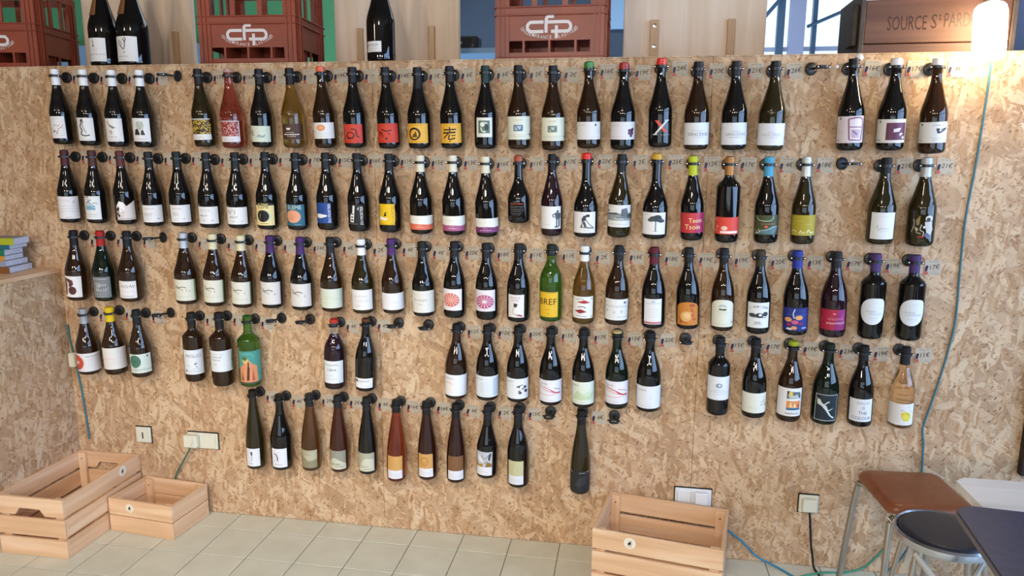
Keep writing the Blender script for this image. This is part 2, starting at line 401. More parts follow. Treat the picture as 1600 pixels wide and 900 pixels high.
def art_mesh(items, wrap=None, step=.006, cuts=True, y0=0.0, lay=4e-5, flat=None):
    """items: (verts, faces, colour).  wrap(s, z, lift) -> 3D point."""
    bm = bmesh.new(); L = bm.verts.layers.float_color.new('ink')
    for i, (vs, fs, c) in enumerate(items):
        cc = lin(c) if isinstance(c, str) else c
        bv = []
        for v in vs:
            b = bm.verts.new((v[0], v[1], i * lay)); b[L] = cc; bv.append(b)
        for f in fs:
            try: bm.faces.new([bv[j] for j in f])
            except ValueError: pass
    if cuts and bm.verts:
        xs = [v.co.x for v in bm.verts]; ys = [v.co.y for v in bm.verts]
        for lo, hi, st, no in ((min(xs), max(xs), step, (1, 0, 0)), (min(ys), max(ys), .016, (0, 1, 0))):
            q = lo + st
            while q < hi - 1e-4:
                bmesh.ops.bisect_plane(bm, geom=bm.verts[:] + bm.edges[:] + bm.faces[:], dist=1e-7, plane_co=(q * no[0], q * no[1], 0), plane_no=no); q += st
    for v in bm.verts: v.co = wrap(v.co.x, v.co.y, v.co.z)
    me = bpy.data.meshes.new('print'); bm.to_mesh(me); bm.free()
    return me

BOTTLES = r"""
-0.8436|1.5875|-0.8418|1.8785|0.0398|B|k|e6e4e2:.06|-0.56|0.966|0.0252|0.1109|-|white-capped wine bottle with a red crab drawn on its label|W|L 9a9690 .3 .7 .9;S b06a5c .035 .15 .45 .3 .35 .5 .3 .62 .45 .8 .5 .85 .62;S b06a5c .03 .3 .55 .45 .62 .6 .55 .7 .65;P 3a3230 .2 .3 .38 .36 .3 .26;P 3a3230 .42 .22 .55 .28 .5 .2;L a8a49c .6 .9 .12
-0.7219|1.583|-0.7183|1.8751|0.0408|B|k|e6e4e2:.06|-0.679|1.089|0.0204|0.1093|-|white-capped wine bottle with a dark seahorse sketch on its label|W|S 56564e .07 .4 .92 .35 .75 .28 .6 .38 .45 .3 .3 .5 .22 .75 .25;S 6c6c62 .04 .5 .85 .42 .7 .5 .5 .6 .35;P 45453f .3 .9 .45 .97 .48 .85 .36 .8;L a8a49c .2 .8 .08
-0.5948|1.5786|-0.5927|1.8721|0.0415|B|k|e6e4e2:.06|-0.744|1.071|0.0217|0.111|-|white-capped wine bottle with a grey heron sketch on its label|W|S 77756e .05 .25 .9 .3 .75 .45 .62 .6 .6;P 8b8b80 .35 .75 .68 .6 .5 .55;P c4a8a0 .3 .5 .48 .48 .5 .35 .42 .3 .34 .36;Z 5c5a55 .09 .5 .2 6;L a8a49c .2 .85 .08
-0.4781|1.5767|-0.4718|1.8706|0.041|B|k|e6e4e2:.06|-0.773|1.123|0.024|0.1136|-|white-capped wine bottle with a pale feather crest over black cliffs|W|E .52 .68 .2 .2 b9bdb0;S 8b9084 .03 .4 .85 .5 .6 .52 .5;S 8b9084 .03 .66 .85 .56 .6;P 2e2c2a .2 .28 .26 .5 .4 .55 .48 .4 .5 .28;P 2e2c2a .54 .28 .56 .45 .66 .52 .74 .28;L 9c9890 .2 .8 .1
-0.2183|1.58|-0.2231|1.8718|0.0411|B|g|17161a:.055|-0.839|1.169|0.0277|0.1073|15|olive wine bottle with a yellow-dotted label above a white band|W|R 0 .27 1 .96 3c3018;D d9b44a 0 .28 1 .95 150 3;L a09a90 .3 .7 .12
-0.0979|1.5757|-0.0977|1.8702|0.0432|B|r|b58d7e:.012|-0.871|1.105|0.0244|0.1035|16|pink rose wine bottle with a red-dotted label|ded9d6|R .04 .27 .96 .96 8e2f2e;D d9a096 .05 .28 .95 .95 130 5;L a09a90 .3 .7 .12
0.0239|1.5785|0.0294|1.8685|0.041|B|k|17161a:.055|-0.908|1.252|0.0219|0.0817|-|black wine bottle with a pale green label and faint grey scene|cfd6c0|R .1 .45 .2 .72 70847c;S 5a6a64 .03 .1 .4 .25 .42;R .42 .28 .72 .42 a8b4b4;S 8a9a9a .04 .4 .3 .5 .45 .6 .3 .75 .45
0.1538|1.5776|0.1529|1.87|0.0414|B|y|17161a:.06|-0.859|1.391|0.0321|0.09|-|golden wine bottle with a brown label showing a round white badge|4a2f20|E .36 .72 .09 .12 dcd6cc;R .28 .74 .44 .84 4a2f20;L cdbfae .25 .6 .45 .03;L efe8dc .15 .8 .32 .05;L cdbfae .3 .65 .2 .03
0.2817|1.5772|0.2766|1.8718|0.0415|B|a|d9613f:.016:w|-0.946|1.333|0.0358|0.0947|19|orange-waxed wine bottle with an orange sun on a white label|W|E .43 .68 .17 .2 d98a55;E .43 .68 .11 .13 e8a06a;L b8b4ac .3 .8 .3;L b8b4ac .35 .75 .15
0.4007|1.5785|0.4011|1.8701|0.0424|B|k|17161a:.055|-1.025|1.036|0.0183|0.0874|-|dark wine bottle with a red label of black brush loops|c8402c|S 4e1712 .06 .1 .8 .12 .3 .2 .25;E .45 .4 .2 .2 4e1712;E .45 .42 .13 .12 c8402c;S 4e1712 .06 .7 .7 .75 .35 .85 .35;S 4e1712 .05 .5 .75 .7 .72;L 7a241a .1 .9 .1
0.5346|1.5759|0.5281|1.8684|0.0413|B|k|1a1a20:.055|-1.068|1.247|0.0227|0.0925|14|dark wine bottle with a red label of scattered brush strokes|c8402c|S 5a1a14 .05 .15 .6 .3 .5 .35 .3;S 5a1a14 .05 .3 .7 .5 .6 .7 .65;S 5a1a14 .05 .2 .35 .25 .55;S 5a1a14 .04 .55 .5 .65 .4;P 2a1210 .42 .18 .56 .18 .5 .3;L 8a281c .1 .9 .93;L 8a281c .1 .9 .08
0.6524|1.5763|0.6512|1.8659|0.0427|B|k|17171c:.075|-1.109|1.073|0.0212|0.0917|1|dark wine bottle with a yellow label and a black ink circle|e3ab3c|E .42 .47 .26 .33 2c2008;E .42 .46 .18 .24 e3ab3c;P 5c4414 .3 .3 .5 .62 .55 .3;L 8a6a20 .2 .8 .92;L 8a6a20 .25 .75 .07
0.7765|1.5768|0.7714|1.8685|0.0412|B|k|17171c:.055|-1.111|1.222|0.021|0.0911|6|dark wine bottle with a yellow label and a brushed character|e3ab3c|S 2c2008 .05 .25 .68 .75 .7;S 2c2008 .05 .5 .82 .5 .5;S 2c2008 .06 .22 .52 .72 .55;S 2c2008 .05 .45 .5 .25 .25;S 2c2008 .05 .5 .45 .45 .2 .7 .25;S 2c2008 .04 .55 .38 .72 .4;E .5 .1 .03 .03 2c2008;L 8a6a20 .2 .8 .93
0.9028|1.576|0.9039|1.8683|0.0407|B|k|1c3330:.06|-0.714|0.809|0.0436|0.1125|6|green-capped wine bottle with a small grey-green picture label|e2e0d4|R .15 .2 .85 .85 5f7468;E .4 .65 .14 .12 dfe2d4;E .65 .5 .12 .16 2e3c34;S dfe2d4 .07 .3 .5 .4 .3 .6 .28;S e8e8dc .05 .5 .75 .7 .7
1.0277|1.5756|1.0238|1.8679|0.0411|B|a|17171c:.06|-1.155|1.513|0.0356|0.1167|2|amber wine bottle with a blue square emblem on cream label|dcdcc8|R .3 .36 .62 .64 6b8496;R .36 .42 .56 .58 a9b9c0;S 40586c .03 .38 .6 .5 .4 .6 .55;R .88 .16 .96 .28 3a3a3a;Z 9a9484 .1 .48 .84 5;L a8a494 .15 .85 .2;L a8a494 .2 .7 .12
1.1514|1.5726|1.1486|1.865|0.041|B|a|17171c:.055|-1.288|1.506|0.0338|0.1151|2|amber wine bottle with a grey-green square emblem on cream label|dcdcc4|R .33 .37 .63 .65 78847a;R .4 .43 .56 .58 b0b8a8;S 4a5a50 .03 .38 .6 .5 .42 .6 .58;R .92 .13 .98 .22 3a3a3a;Z 9a9484 .1 .48 .85 5;L a8a494 .15 .85 .2;L a8a494 .2 .75 .12
1.2808|1.5797|1.2754|1.8746|0.0426|B|a|2f7a34:.02:w|-1.336|1.306|0.032|0.0932|16€|green-waxed wine bottle with a nearly blank white label|dcdad6|Z 8a8480 .1 .3 .82 7;E .75 .82 .03 .08 3a3a44;L b0aca4 .8 .95 .5;L b0aca4 .8 .95 .4;L b0aca4 .4 .9 .12
1.3998|1.575|1.398|1.8696|0.0428|B|k|9c1f20:.022:w|-1.351|1.414|0.0369|0.0976|19€|red-waxed wine bottle with a purple grape bunch on white label|dcd8da|E .72 .5 .07 .1 5c2648;E .8 .52 .06 .1 4a1e3c;E .72 .36 .07 .1 6a2c50;E .8 .36 .06 .1 56243e;E .76 .22 .05 .09 5c2648;E .83 .6 .04 .06 4a1e3c;Z b0a8a8 .1 .28 .8 7;L b8b2b2 .1 .6 .15
1.531|1.584|1.5246|1.8822|0.0409|B|k|d42c20:.028:w|-1.025|1.069|0.0405|0.1019|24€|red-waxed black wine bottle with a big X printed on it|none|S d8503c .11 .34 .84 .68 .24;S d9d5d0 .075 .76 .86 .26 .08;S d8503c .03 .25 .84 .45 .84;S d9d5d0 .03 .66 .86 .86 .86;S d9d5d0 .03 .16 .08 .38 .08;S d8503c .03 .58 .24 .8 .24;L b0aca8 .5 .9 .06 .02
1.6557|1.5761|1.6497|1.8712|0.0427|B|a|1b1c22:.05|-1.405|1.29|0.0179|0.0932|20€|amber wine bottle with a white label of spaced grey capitals|dfe0e2|T 6a6a70 .15 .56 .48 SANCERRE;Z 8a8a90 .07 .55 .64 14;Z 8a8a90 .07 .55 .34 14
1.7829|1.5766|1.7754|1.8713|0.0427|B|k|1b1c22:.05|-1.416|1.246|0.0177|0.0924|21€|black wine bottle with a white label of spaced grey capitals|dfe0e2|T 8a8a90 .14 .55 .48 SANCERRE;Z 77777c .07 .55 .62 11;Z 6a6a70 .07 .55 .34 14
1.9056|1.575|1.9041|1.8694|0.0439|B|g|1b1c22:.05|-1.508|1.206|0.0176|0.0917|26€|olive wine bottle with a white label in faint lettering|dfe0e4|T b0b0b8 .14 .5 .48 SANCERRE;Z 77777c .06 .5 .6 7;Z 9a9aa2 .07 .5 .34 14
2.164|1.5761|2.1513|1.8735|0.042|B|k|101014:.03|-1.529|0.918|0.0264|0.1138|16€|swing-stoppered black bottle with a pale mauve glass on its label|d8ccd0|S 8a5a6e .05 .46 .9 .5 .12;S 8a5a6e .05 .46 .9 .92 .88 .88 .1;S 8a5a6e .03 .5 .6 .9 .58;S 8a5a6e .035 .5 .12 .88 .08;P b8a0b0 .55 .5 .85 .5 .8 .18 .58 .2;S 70607a .04 .6 .45 .75 .3;E .2 .92 .04 .04 6a6068;L 6a6068 .06 .16 .1 .03;L b8acb0 .1 .3 .4
2.2911|1.5767|2.2843|1.8707|0.0436|B|k|e0ddda:.022:w|-1.532|1.077|0.0261|0.103|17€|white-stoppered black bottle with a purple square on its label|dcd6cc|R .35 .12 .95 .85 5c2842;S d8ccd0 .05 .55 .55 .75 .6;S d8ccd0 .05 .55 .48 .72 .52;E .78 .35 .06 .07 d8ccd0;E .86 .22 .05 .06 d8ccd0;E .8 .32 .03 .04 5c2842;E .16 .9 .03 .05 6a6068;L 6a6068 .05 .2 .12 .03
2.4234|1.5672|2.4095|1.8688|0.0415|B|a|e0ddda:.022:w|-1.569|1.044|0.036|0.1034|4€|white-stoppered amber bottle with a small black sketch on its label|dcdad4|Z 3a3a3a .1 .68 .84 11;P 3a3c40 .56 .68 .66 .7 .66 .45 .6 .45;S 3a3c40 .05 .66 .48 .9 .68;S 3a3c40 .03 .7 .62 .92 .72;E .15 .88 .03 .05 3a3a3a;L 8a8884 .06 .2 .12 .03;L a8a6a0 .45 .9 .24;L a8a6a0 .45 .9 .15
-0.8488|1.2717|-0.8368|1.5634|0.0412|B|k|4a1f22:.06|-0.604|1.607|0.0156|0.1098|-|maroon-capped wine bottle with a plain white text label|e0dcda|Z c0b4b2 .14 .3 .82 6;S 77706c .02 .72 .75 .82 .85;L 9a9490 .7 .85 .72 .02;L b8b2ae .1 .9 .58;L b8b2ae .1 .9 .46;L b8b2ae .1 .9 .34;L 9a9490 .4 .6 .07 .02
-0.7228|1.2718|-0.7126|1.5625|0.0418|B|k|4a2a26:.06|-0.715|0.984|0.0153|0.1128|-|maroon-capped wine bottle with a blue picture on a white label|e0e0de|R .15 .4 .72 .62 8fb4c4;S 3a6478 .05 .2 .65 .35 .75 .5 .65;S 3a6478 .03 .55 .65 .75 .72 .85 .65;S 44708a .03 .15 .45 .4 .5 .72 .45;S 3a6478 .04 .3 .78 .5 .82;L 6a8a98 .2 .5 .85 .02;L a0a8a8 .2 .8 .22;L a0a8a8 .2 .8 .14;R 0 .92 .4 1 b0a49a
-0.5904|1.2696|-0.5884|1.5611|0.041|B|k|5a2a2a:.06|-0.31|1.539|0.0204|0.0978|-|maroon-capped wine bottle with a jagged white mountain label|d8cec6:M|P efece8 .05 .7 .2 .98 .4 .9 .46 .55 .25 .4;P 3a2622 .0 .55 .14 .72 .2 .6 .1 .4;P 5a3a34 .0 .35 .1 .4 .22 .2 .1 .15;S 8a7a72 .02 .3 .6 .4 .35;S b0a29a .02 .35 .3 .3 .1;L 6a5a54 .1 .95 .06 .02
-0.4672|1.2648|-0.4624|1.5579|0.0413|B|k|1d1f20:.06|-0.687|1.475|0.0139|0.0866|-|black-capped wine bottle with red and two-line grey text label|e0dedc|Z c09a94 .15 .4 .8 6;Z 55524f .1 .3 .5 10;Z 55524f .09 .3 .4 8;L a8a49f .3 .5 .22;L 77736f .7 .85 .22 .03
-0.3433|1.2674|-0.3397|1.5594|0.0423|B|k|1d1f20:.06|-0.648|1.437|0.0139|0.0871|-|black-capped wine bottle with red text over short grey words|e0dedc|Z c08a84 .15 .38 .8 6;Z 4c4946 .1 .28 .52 6;Z 4c4946 .09 .32 .42 6;L a8a49f .3 .45 .2;L 77736f .6 .72 .2 .03
-0.22|1.2638|-0.213|1.5554|0.042|B|k|1d1f20:.06|-0.839|1.318|0.0152|0.0865|-|black-capped wine bottle with spaced grey letters on its label|e0dedc|Z b4a6a4 .16 .42 .78 6;T 4c4946 .09 .35 .48 MERLOT;L 8a8680 .3 .42 .2 .03;L 77736f .65 .78 .2 .03
-0.0973|1.2645|-0.0905|1.5574|0.0426|B|k|1d1f20:.06|-0.837|1.351|0.0139|0.0856|-|black-capped wine bottle with a big grey numeral label|e0dedc|T 77757a .25 .3 .72 N°1;T 4c4946 .09 .4 .42 MERLOT;L 8a8680 .3 .45 .18 .02;L 77736f .7 .8 .18 .02
0.0266|1.2633|0.0356|1.5593|0.0424|B|k|1d1f20:.058|-0.871|1.078|0.0127|0.1049|-|wine bottle with a cream label and a black disc|e0cf90|R 0 .9 1 1 1c1a16;T e0cf90 .12 .48 .93 ELEME;T 1c1a16 .13 .48 .83 ELEME;E .56 .42 .26 .26 b8ccb8;E .45 .42 .3 .27 161410;L 77683a .3 .7 .08 .025
0.1539|1.2637|0.1597|1.5572|0.0422|B|k|1d1f20:.058|-0.86|1.061|0.0126|0.101|7|wine bottle with a blue label and a peach disc|2f6276|T c8d4c8 .17 .5 .87 ELEME;E .42 .44 .38 .3 dd9a78;S b06848 .02 .2 .4 .6 .42;L b06848 .3 .6 .52 .02;L b06848 .2 .5 .32 .02;L 9ab4bc .5 .8 .07
0.2785|1.2664|0.2823|1.5578|0.0418|B|k|1d1f20:.058|-0.819|0.672|0.0286|0.107|15|wine bottle with a blue label and a white glass shape|24488c|P e4e2e0 0 .28 .3 .24 .75 .34 .75 .4 .3 .46 0 .44;S 122a5c .04 .5 .5 .55 .75;V e4e2e0 .17 .9 .5 DU MORTIER
0.4056|1.2631|0.4078|1.5566|0.0419|B|k|1d1f20:.058|-0.86|0.691|0.0299|0.1054|16|wine bottle with a black label and a white bottle drawing|1b1b1d|P e2e0dc .2 .12 .45 .1 .5 .55 .55 .95 .42 .95 .38 .6 .22 .45;R .27 .18 .42 .26 1b1b1d;R .28 .34 .42 .4 1b1b1d;R .33 .5 .45 .55 1b1b1d;P c8c4c0 .68 .8 .78 .9 .75 .7;V e2e0dc .18 .93 .45 DU MORTIER;S 8a8884 .02 .02 .04 .7 .02
0.53|1.2627|0.5339|1.555|0.0419|B|k|1d1f20:.058|-0.901|0.748|0.0306|0.1102|11€|wine bottle with a bright yellow label and a white table drawing|e2b81e|P efe8dc .05 .25 .5 .22 .62 .3 .1 .42;P 2a2410 .36 .4 .55 .45 .48 .55 .62 .62 .44 .6;S 8a6a10 .03 .1 .9 .2 .6;S 8a6a10 .02 .0 .08 .97 .06 .97 .96;V a8841a .15 .88 .5 DU MORTIER
0.6537|1.2595|0.6555|1.5508|0.0427|B|k|dcd4bc:.06|-1.109|1.686|0.0072|0.0715|15€|cream-capped wine bottle with a white label above a coral band|e2e0d6|P d96c50 0 0 1 0 1 .42 .75 .36 .5 .4 .2 .42 0 .46;L c4c0b4 .15 .5 .72;L f0d0c4 .35 .5 .3 .02;L f0d0c4 .3 .55 .18 .03
0.7803|1.2578|0.7803|1.5515|0.0426|B|k|dcd4bc:.06|-1.154|1.641|0.0117|0.0741|13€|cream-capped wine bottle with a white label above a mauve-pink band|e2e0d6|P a85a7e 0 0 1 0 1 .4 .75 .34 .5 .38 .2 .38 0 .44;L c4c0b4 .15 .5 .72;L ecd0dc .35 .5 .28 .02;L ecd0dc .3 .58 .16 .03
0.9088|1.2544|0.9034|1.5477|0.0425|B|k|dcd4bc:.06|-1.162|1.595|0.0103|0.071|16€|cream-capped wine bottle with a white label above a purple band|e2e0d6|P 7c3a6c 0 0 1 0 1 .42 .75 .36 .5 .4 .2 .38 0 .4;L c4c0b4 .15 .5 .72;L ecd0e4 .35 .5 .28 .02;L ecd0e4 .25 .62 .15 .03
1.0282|1.308|1.0269|1.5497|0.0407|C|k|a04a30:.018:w|-0.81|0.733|0.0287|0.0836|11€|short brown-waxed bottle with red and grey lettering printed on it|none|L c85a3c .1 .9 .82 .05;L a8a49c .3 .7 .95 .02;L 8a8884 .05 .9 .66 .02;L 8a8884 .05 .9 .56 .02;L 8a8884 .1 .9 .44 .02;L 77757a .1 .9 .33 .02;L 77757a .1 .8 .2 .02;L 77757a .2 .7 .1 .02
1.1511|1.2632|1.1506|1.5569|0.0399|B|p|151517:.055|-1.193|1.05|0.0287|0.1107|17€|purple wine bottle with a standing man sketched on its white label|e0dedc|E .83 .78 .06 .05 3a3e42;P 474c50 .66 .68 .78 .74 .98 .7 .98 .5 .9 .42 .74 .44 .72 .6;P 50555a .76 .46 .82 .44 .82 .12 .76 .12;P 50555a .86 .44 .94 .44 .94 .1 .86 .1;R .7 .06 .86 .12 34383c;S 474c50 .04 .66 .68 .62 .58 .7 .52;L b4b0ac .1 .5 .2
1.2758|1.2616|1.2754|1.5596|0.0438|C|k|d42a20:.018:w|-1.182|0.972|0.0145|0.0951|20€|red-waxed wine bottle with a digging worker on its white label|e0dedc|E .66 .82 .08 .07 33363a;P 3a3e42 .5 .82 .62 .84 .58 .6 .44 .52 .42 .66;P 45494e .44 .54 .56 .54 .62 .3 .54 .26;P 45494e .44 .52 .38 .28 .46 .26;S 45494e .03 .56 .68 .7 .45 .9 .25;P 6a6e70 .3 .26 .92 .2 .9 .26 .6 .3;L a8a6a2 .5 .75 .12 .02
1.396|1.2644|1.4006|1.5582|0.0417|B|g|1b1c20:.06|-1.221|1.224|0.039|0.1187|2€|black-capped olive bottle with a grey landscape photograph label|dad9d5|R .02 .3 .99 .62 8d9290;P 5c6264 .55 .5 .58 .82 .78 .88 .85 .6 .8 .45;P 474c4e .02 .62 .4 .66 .55 .58 .02 .56;P 444a4c .8 .6 1 .66 1 .4 .82 .42;P b9bab6 .3 .36 .7 .34 .6 .44 .35 .44;P 5a6060 .3 .42 1 .4 1 .44 .5 .46;E .08 .74 .04 .04 2a2c2c;L 6a6a66 .05 .25 .92 .02;L a8a6a2 .2 .8 .14
1.5242|1.2618|1.5243|1.5596|0.0445|C|k|c99a2e:.018:w|-1.284|0.948|0.0114|0.0972|25€|yellow-waxed wine bottle with a lone tree on its white label|e2e0de|E .6 .72 .24 .13 3a4244;E .42 .66 .12 .08 465052;E .8 .62 .14 .08 3e4648;E .66 .8 .14 .09 343c3e;S 55585a .035 .6 .6 .6 .16;P 8a8e8e .48 .14 .72 .14 .6 .17;L b0aeaa .15 .45 .9
1.6569|1.2589|1.6481|1.5532|0.0403|B|k|b9c22a:.065|-1.351|1.318|0.0298|0.1008|12€|lime-capped wine bottle with a magenta label of wavy words|a8285c|P c03a3e 0 0 .55 0 .75 1 0 1;T f0dc9c .22 .6 .62 Tsoin;T f0dc9c .24 .5 .3 Tsoin
1.777|1.2541|1.7729|1.5519|0.0407|D|k|b07a48:.062|-1.37|1.12|0.0318|0.0923|17€|copper-capped straight bottle with a coral label and white dots|d8493a|E .42 .36 .11 .13 efc8b4;E .08 .84 .05 .08 e88a70;E .15 .45 .06 .08 e88a70;R .28 .06 .92 .2 f0dcd0;P e88a70 .05 .1 .1 .4 .15 .2
1.9112|1.2552|1.903|1.5518|0.0409|B|k|4a9cbc:.065|-1.285|1.012|0.032|0.1007|4€|blue-capped wine bottle with an olive map-like label|474c30|S b8c4a8 .025 .12 .95 .2 .78 .35 .72 .6 .72 .72 .8 .76 .97;S a0b8b8 .03 .05 .25 .2 .1 .3 .22 .5 .26 .75 .4 .95 .42;P 55757a .1 .05 .3 .2 .5 .24 .75 .38 .95 .4 .95 .3 .8 .05;S c8d0b8 .03 .05 .05 .25 .15 .2 .3;L b06a40 .3 .85 .56 .03;E .5 .42 .06 .06 e05a3c
2.0348|1.2553|2.0267|1.5525|0.0399|B|g|c8c9c4:.065|-1.327|1.1|0.0322|0.1032|18€|silver-capped olive bottle with a mustard label|a8982c|Z c8bc74 .09 .3 .72 7;Z c8bc74 .08 .65 .55 7;S e0dca8 .03 .05 .2 .15 .26 .25 .16;S e0dca8 .03 .35 .1 .4 .25 .45 .12 .55 .2;S e0dca8 .03 .6 .12 .65 .28 .75 .14 .9 .18;L c8bc74 .05 .95 .06 .02
2.2875|1.2612|2.2825|1.5508|0.0442|B|g|151518:.05|-1.023|0.891|0.0203|0.1113|21€|black-capped wine bottle with a tall plain white script label|e2e2e0|S a8a8a6 .02 .2 .42 .28 .52 .3 .35 .4 .4;Z a8a8a6 .09 .55 .4 6;L c8c8c6 .3 .7 .3;L d0d0ce .2 .8 .85
2.4162|1.2574|2.4087|1.5523|0.0438|B|g|b8bab8:.062|-1.132|0.602|0.0241|0.1132|21€|silver-capped bottle printed with a white and gold figure|none|E .78 .82 .16 .12 cfc8ba;E .76 .78 .09 .08 3a3024;P c8c0b4 .6 .7 .9 .7 1 .4 .9 .2 .7 .3;P 8a7a4a .25 .75 .42 .95 .4 .6 .3 .55;S a8986a .04 .2 .5 .35 .4 .3 .3 .5 .25;S cfc8ba .03 .5 .6 .45 .4 .6 .3 .55 .15;P a83024 .3 .12 .6 .1 .75 .25 .5 .16;S b8b0a0 .03 .1 .3 .2 .6 .15 .8;P 5c6880 .7 .3 .9 .1 .75 .06 .62 .2;E .3 .42 .06 .06 b8a878;E .6 .5 .05 .05 e0d8cc
-0.8528|0.946|-0.8322|1.2373|0.0429|B|a|17171c:.06|-0.655|1.053|0.0148|0.1078|-|amber wine bottle with a brown letter B made of portraits|e2dedb|P 4a2420 .05 .85 .3 .88 .55 .8 .58 .6 .42 .5 .05 .5;E .5 .32 .22 .2 55302c;R .05 .12 .2 .9 4a2420;S e2dedb .04 .2 .2 .25 .5 .2 .8;P c8b8a8 .18 .7 .32 .75 .36 .5 .24 .45;E .45 .7 .1 .1 6a4038
-0.7214|0.9484|-0.7095|1.2385|0.044|B|d|a3201f:.06|-0.567|1.156|0.0165|0.1063|-|red-capped black bottle with a grey scribbled label|77797a|L b8bab8 .1 .85 .9 .03;S c4c6c4 .025 .2 .65 .3 .72 .25 .4;S c4c6c4 .025 .35 .3 .4 .7 .5 .6 .42 .5;Z c4c6c4 .2 .55 .62 3;Z c4c6c4 .24 .5 .36 3;S b0b2b0 .02 .2 .2 .8 .2 .82 .55;L b0b2b0 .25 .8 .08 .02
-0.6003|0.9504|-0.5883|1.2397|0.044|B|a|17171c:.06|-0.668|1.075|0.019|0.0906|-|black-capped amber bottle with a handwritten white label|e0dcda|Z 4c4a50 .24 .55 .7 5;L b8b2ae .2 .85 .4;L 8a8680 .15 .85 .12 .03
-0.3466|0.9501|-0.3377|1.2394|0.0452|B|a|b9bcc0:.06|-0.778|1.36|0.0153|0.1057|-|silver-capped amber bottle with a village drawing on cream label|d4d2c0|S 6a6a60 .035 .1 .72 .2 .66 .3 .62 .45 .66 .6 .62;S 8a8a7c .03 .1 .6 .3 .58 .4 .52;S 6a6a60 .02 .45 .55 .45 .46;S 6a6a60 .02 .6 .55 .6 .45;S 6a6a60 .02 .72 .5 .72 .42;L b8b6a4 .1 .85 .2;R .92 0 1 1 7c8c5c
-0.2226|0.9464|-0.2084|1.2375|0.0434|B|a|d4cba6:.06|-0.84|1.376|0.0194|0.1112|-|cream-capped amber bottle, village label, beside the silver-capped one|d4d2c0|S 6a6a60 .035 .1 .74 .2 .68 .3 .62 .45 .66 .6 .62;S 8a8a7c .03 .1 .6 .3 .58 .4 .52;S 6a6a60 .02 .45 .55 .45 .46;S 6a6a60 .02 .6 .55 .6 .45;L b8b6a4 .1 .85 .25;R .94 0 1 1 6a7a52
-0.1005|0.9448|-0.0866|1.235|0.0433|B|a|d4cba6:.06|-0.874|1.306|0.0174|0.1091|-|cream-capped amber bottle, village label, beside a purple-capped one|d4d2c4|S 6a6a60 .035 .1 .74 .2 .68 .3 .62 .45 .66 .6 .62;S 8a8a7c .03 .1 .6 .3 .58 .4 .52;S 6a6a60 .02 .45 .55 .45 .46;S 6a6a60 .02 .7 .55 .7 .45;L b8b6a4 .1 .85 .22;R .93 0 1 1 56684a
0.0277|0.9483|0.0367|1.2359|0.0438|B|k|41265c:.065|-0.875|1.338|0.0188|0.1099|-|purple-capped black bottle with a village drawing, cream bottle alongside|d2cec8|S 5c5a58 .035 .1 .74 .2 .68 .3 .6 .45 .66 .62 .6;S 7a7876 .03 .1 .6 .3 .56 .4 .52;S 5c5a58 .02 .45 .55 .45 .46;S 5c5a58 .02 .7 .52 .7 .42;L b0aca6 .3 .5 .08;R .95 0 1 1 4a3a5c
0.1557|0.9451|0.1632|1.2327|0.0435|B|k|45285f:.065|-0.911|1.31|0.0172|0.1101|24€|purple-capped black bottle with a village drawing, black-capped bottle alongside|d2cec8|S 5c5a58 .035 .1 .74 .2 .68 .3 .6 .45 .66 .62 .6;S 7a7876 .03 .1 .6 .3 .56 .4 .52;S 5c5a58 .02 .45 .55 .45 .46;S 5c5a58 .02 .7 .52 .7 .42;L b0aca6 .3 .5 .08
0.281|0.9438|0.2883|1.2356|0.0431|B|a|1e2022:.06|-0.948|1.504|0.0123|0.0956|4|black-capped amber bottle with a pale greenish blank label|ccd2c0|L aab2a0 .1 .6 .6;L aab2a0 .1 .9 .48;R .9 0 1 1 c4cec4
0.4111|0.9418|0.4137|1.2315|0.0433|B|g|e0dfdc:.06|-0.99|1.296|0.0132|0.0982|2|white-capped olive bottle with a grey script label|dedcda|Z a8a6a4 .13 .45 .68 9;L b8b6b4 .1 .9 .5;L b8b6b4 .3 .85 .42;Z 8a8888 .08 .35 .2 5
0.5342|0.9468|0.5343|1.2354|0.0425|B|a|4c2a64:.06|-1.069|1.726|0.0112|0.0843|4|purple-capped brown bottle with a low white label|dedce0|L c8c6cc .4 .9 .5;Z b8b6be .09 .6 .42 7;L b8b6be .55 .8 .15 .02
0.6578|0.9409|0.6568|1.2272|0.0433|B|k|1d1f1f:.055|-1.074|1.432|0.0099|0.1041|4|black-capped bottle with one grey script word on cream label|d8d6cc|T 8a8a86 .13 .42 .58 Bourgogne;S b0aea6 .02 .3 .4 .5 .36;L c0beb4 .1 .9 .85;L c0beb4 .75 .95 .06
0.7788|0.9403|0.7843|1.2304|0.0422|E|k|201d22:.055|-1.113|0.958|0.033|0.1161|20€|dark bottle with an orange rosette on its white label|e0dadc|W .48 .5 .36 .3 d0705c;E .48 .5 .1 .08 e8a08c
0.9063|0.9376|0.9067|1.2274|0.0421|E|k|201d22:.05|-1.158|1.042|0.037|0.1195|18€|dark bottle with a pink rosette on its white label|dcd6dc|W .52 .46 .36 .3 b85a7c;E .52 .46 .09 .07 e4d4dc
1.0277|0.9353|1.0305|1.2292|0.0432|E|k|1d1e20:.05|-0.834|0.684|0.0212|0.1088|11€|dark bottle with red words over a small dancer label|dedad6|Z 8a4444 .12 .45 .87 6;Z 8a4444 .1 .45 .76 5;P 3a3634 .36 .52 .46 .62 .62 .6 .56 .46 .44 .44;S c0b4ac .06 .4 .44 .3 .2 .6 .12;P a86a6a .45 .1 .9 .02 .9 .1 .7 .15;E .42 .6 .04 .03 2a2624
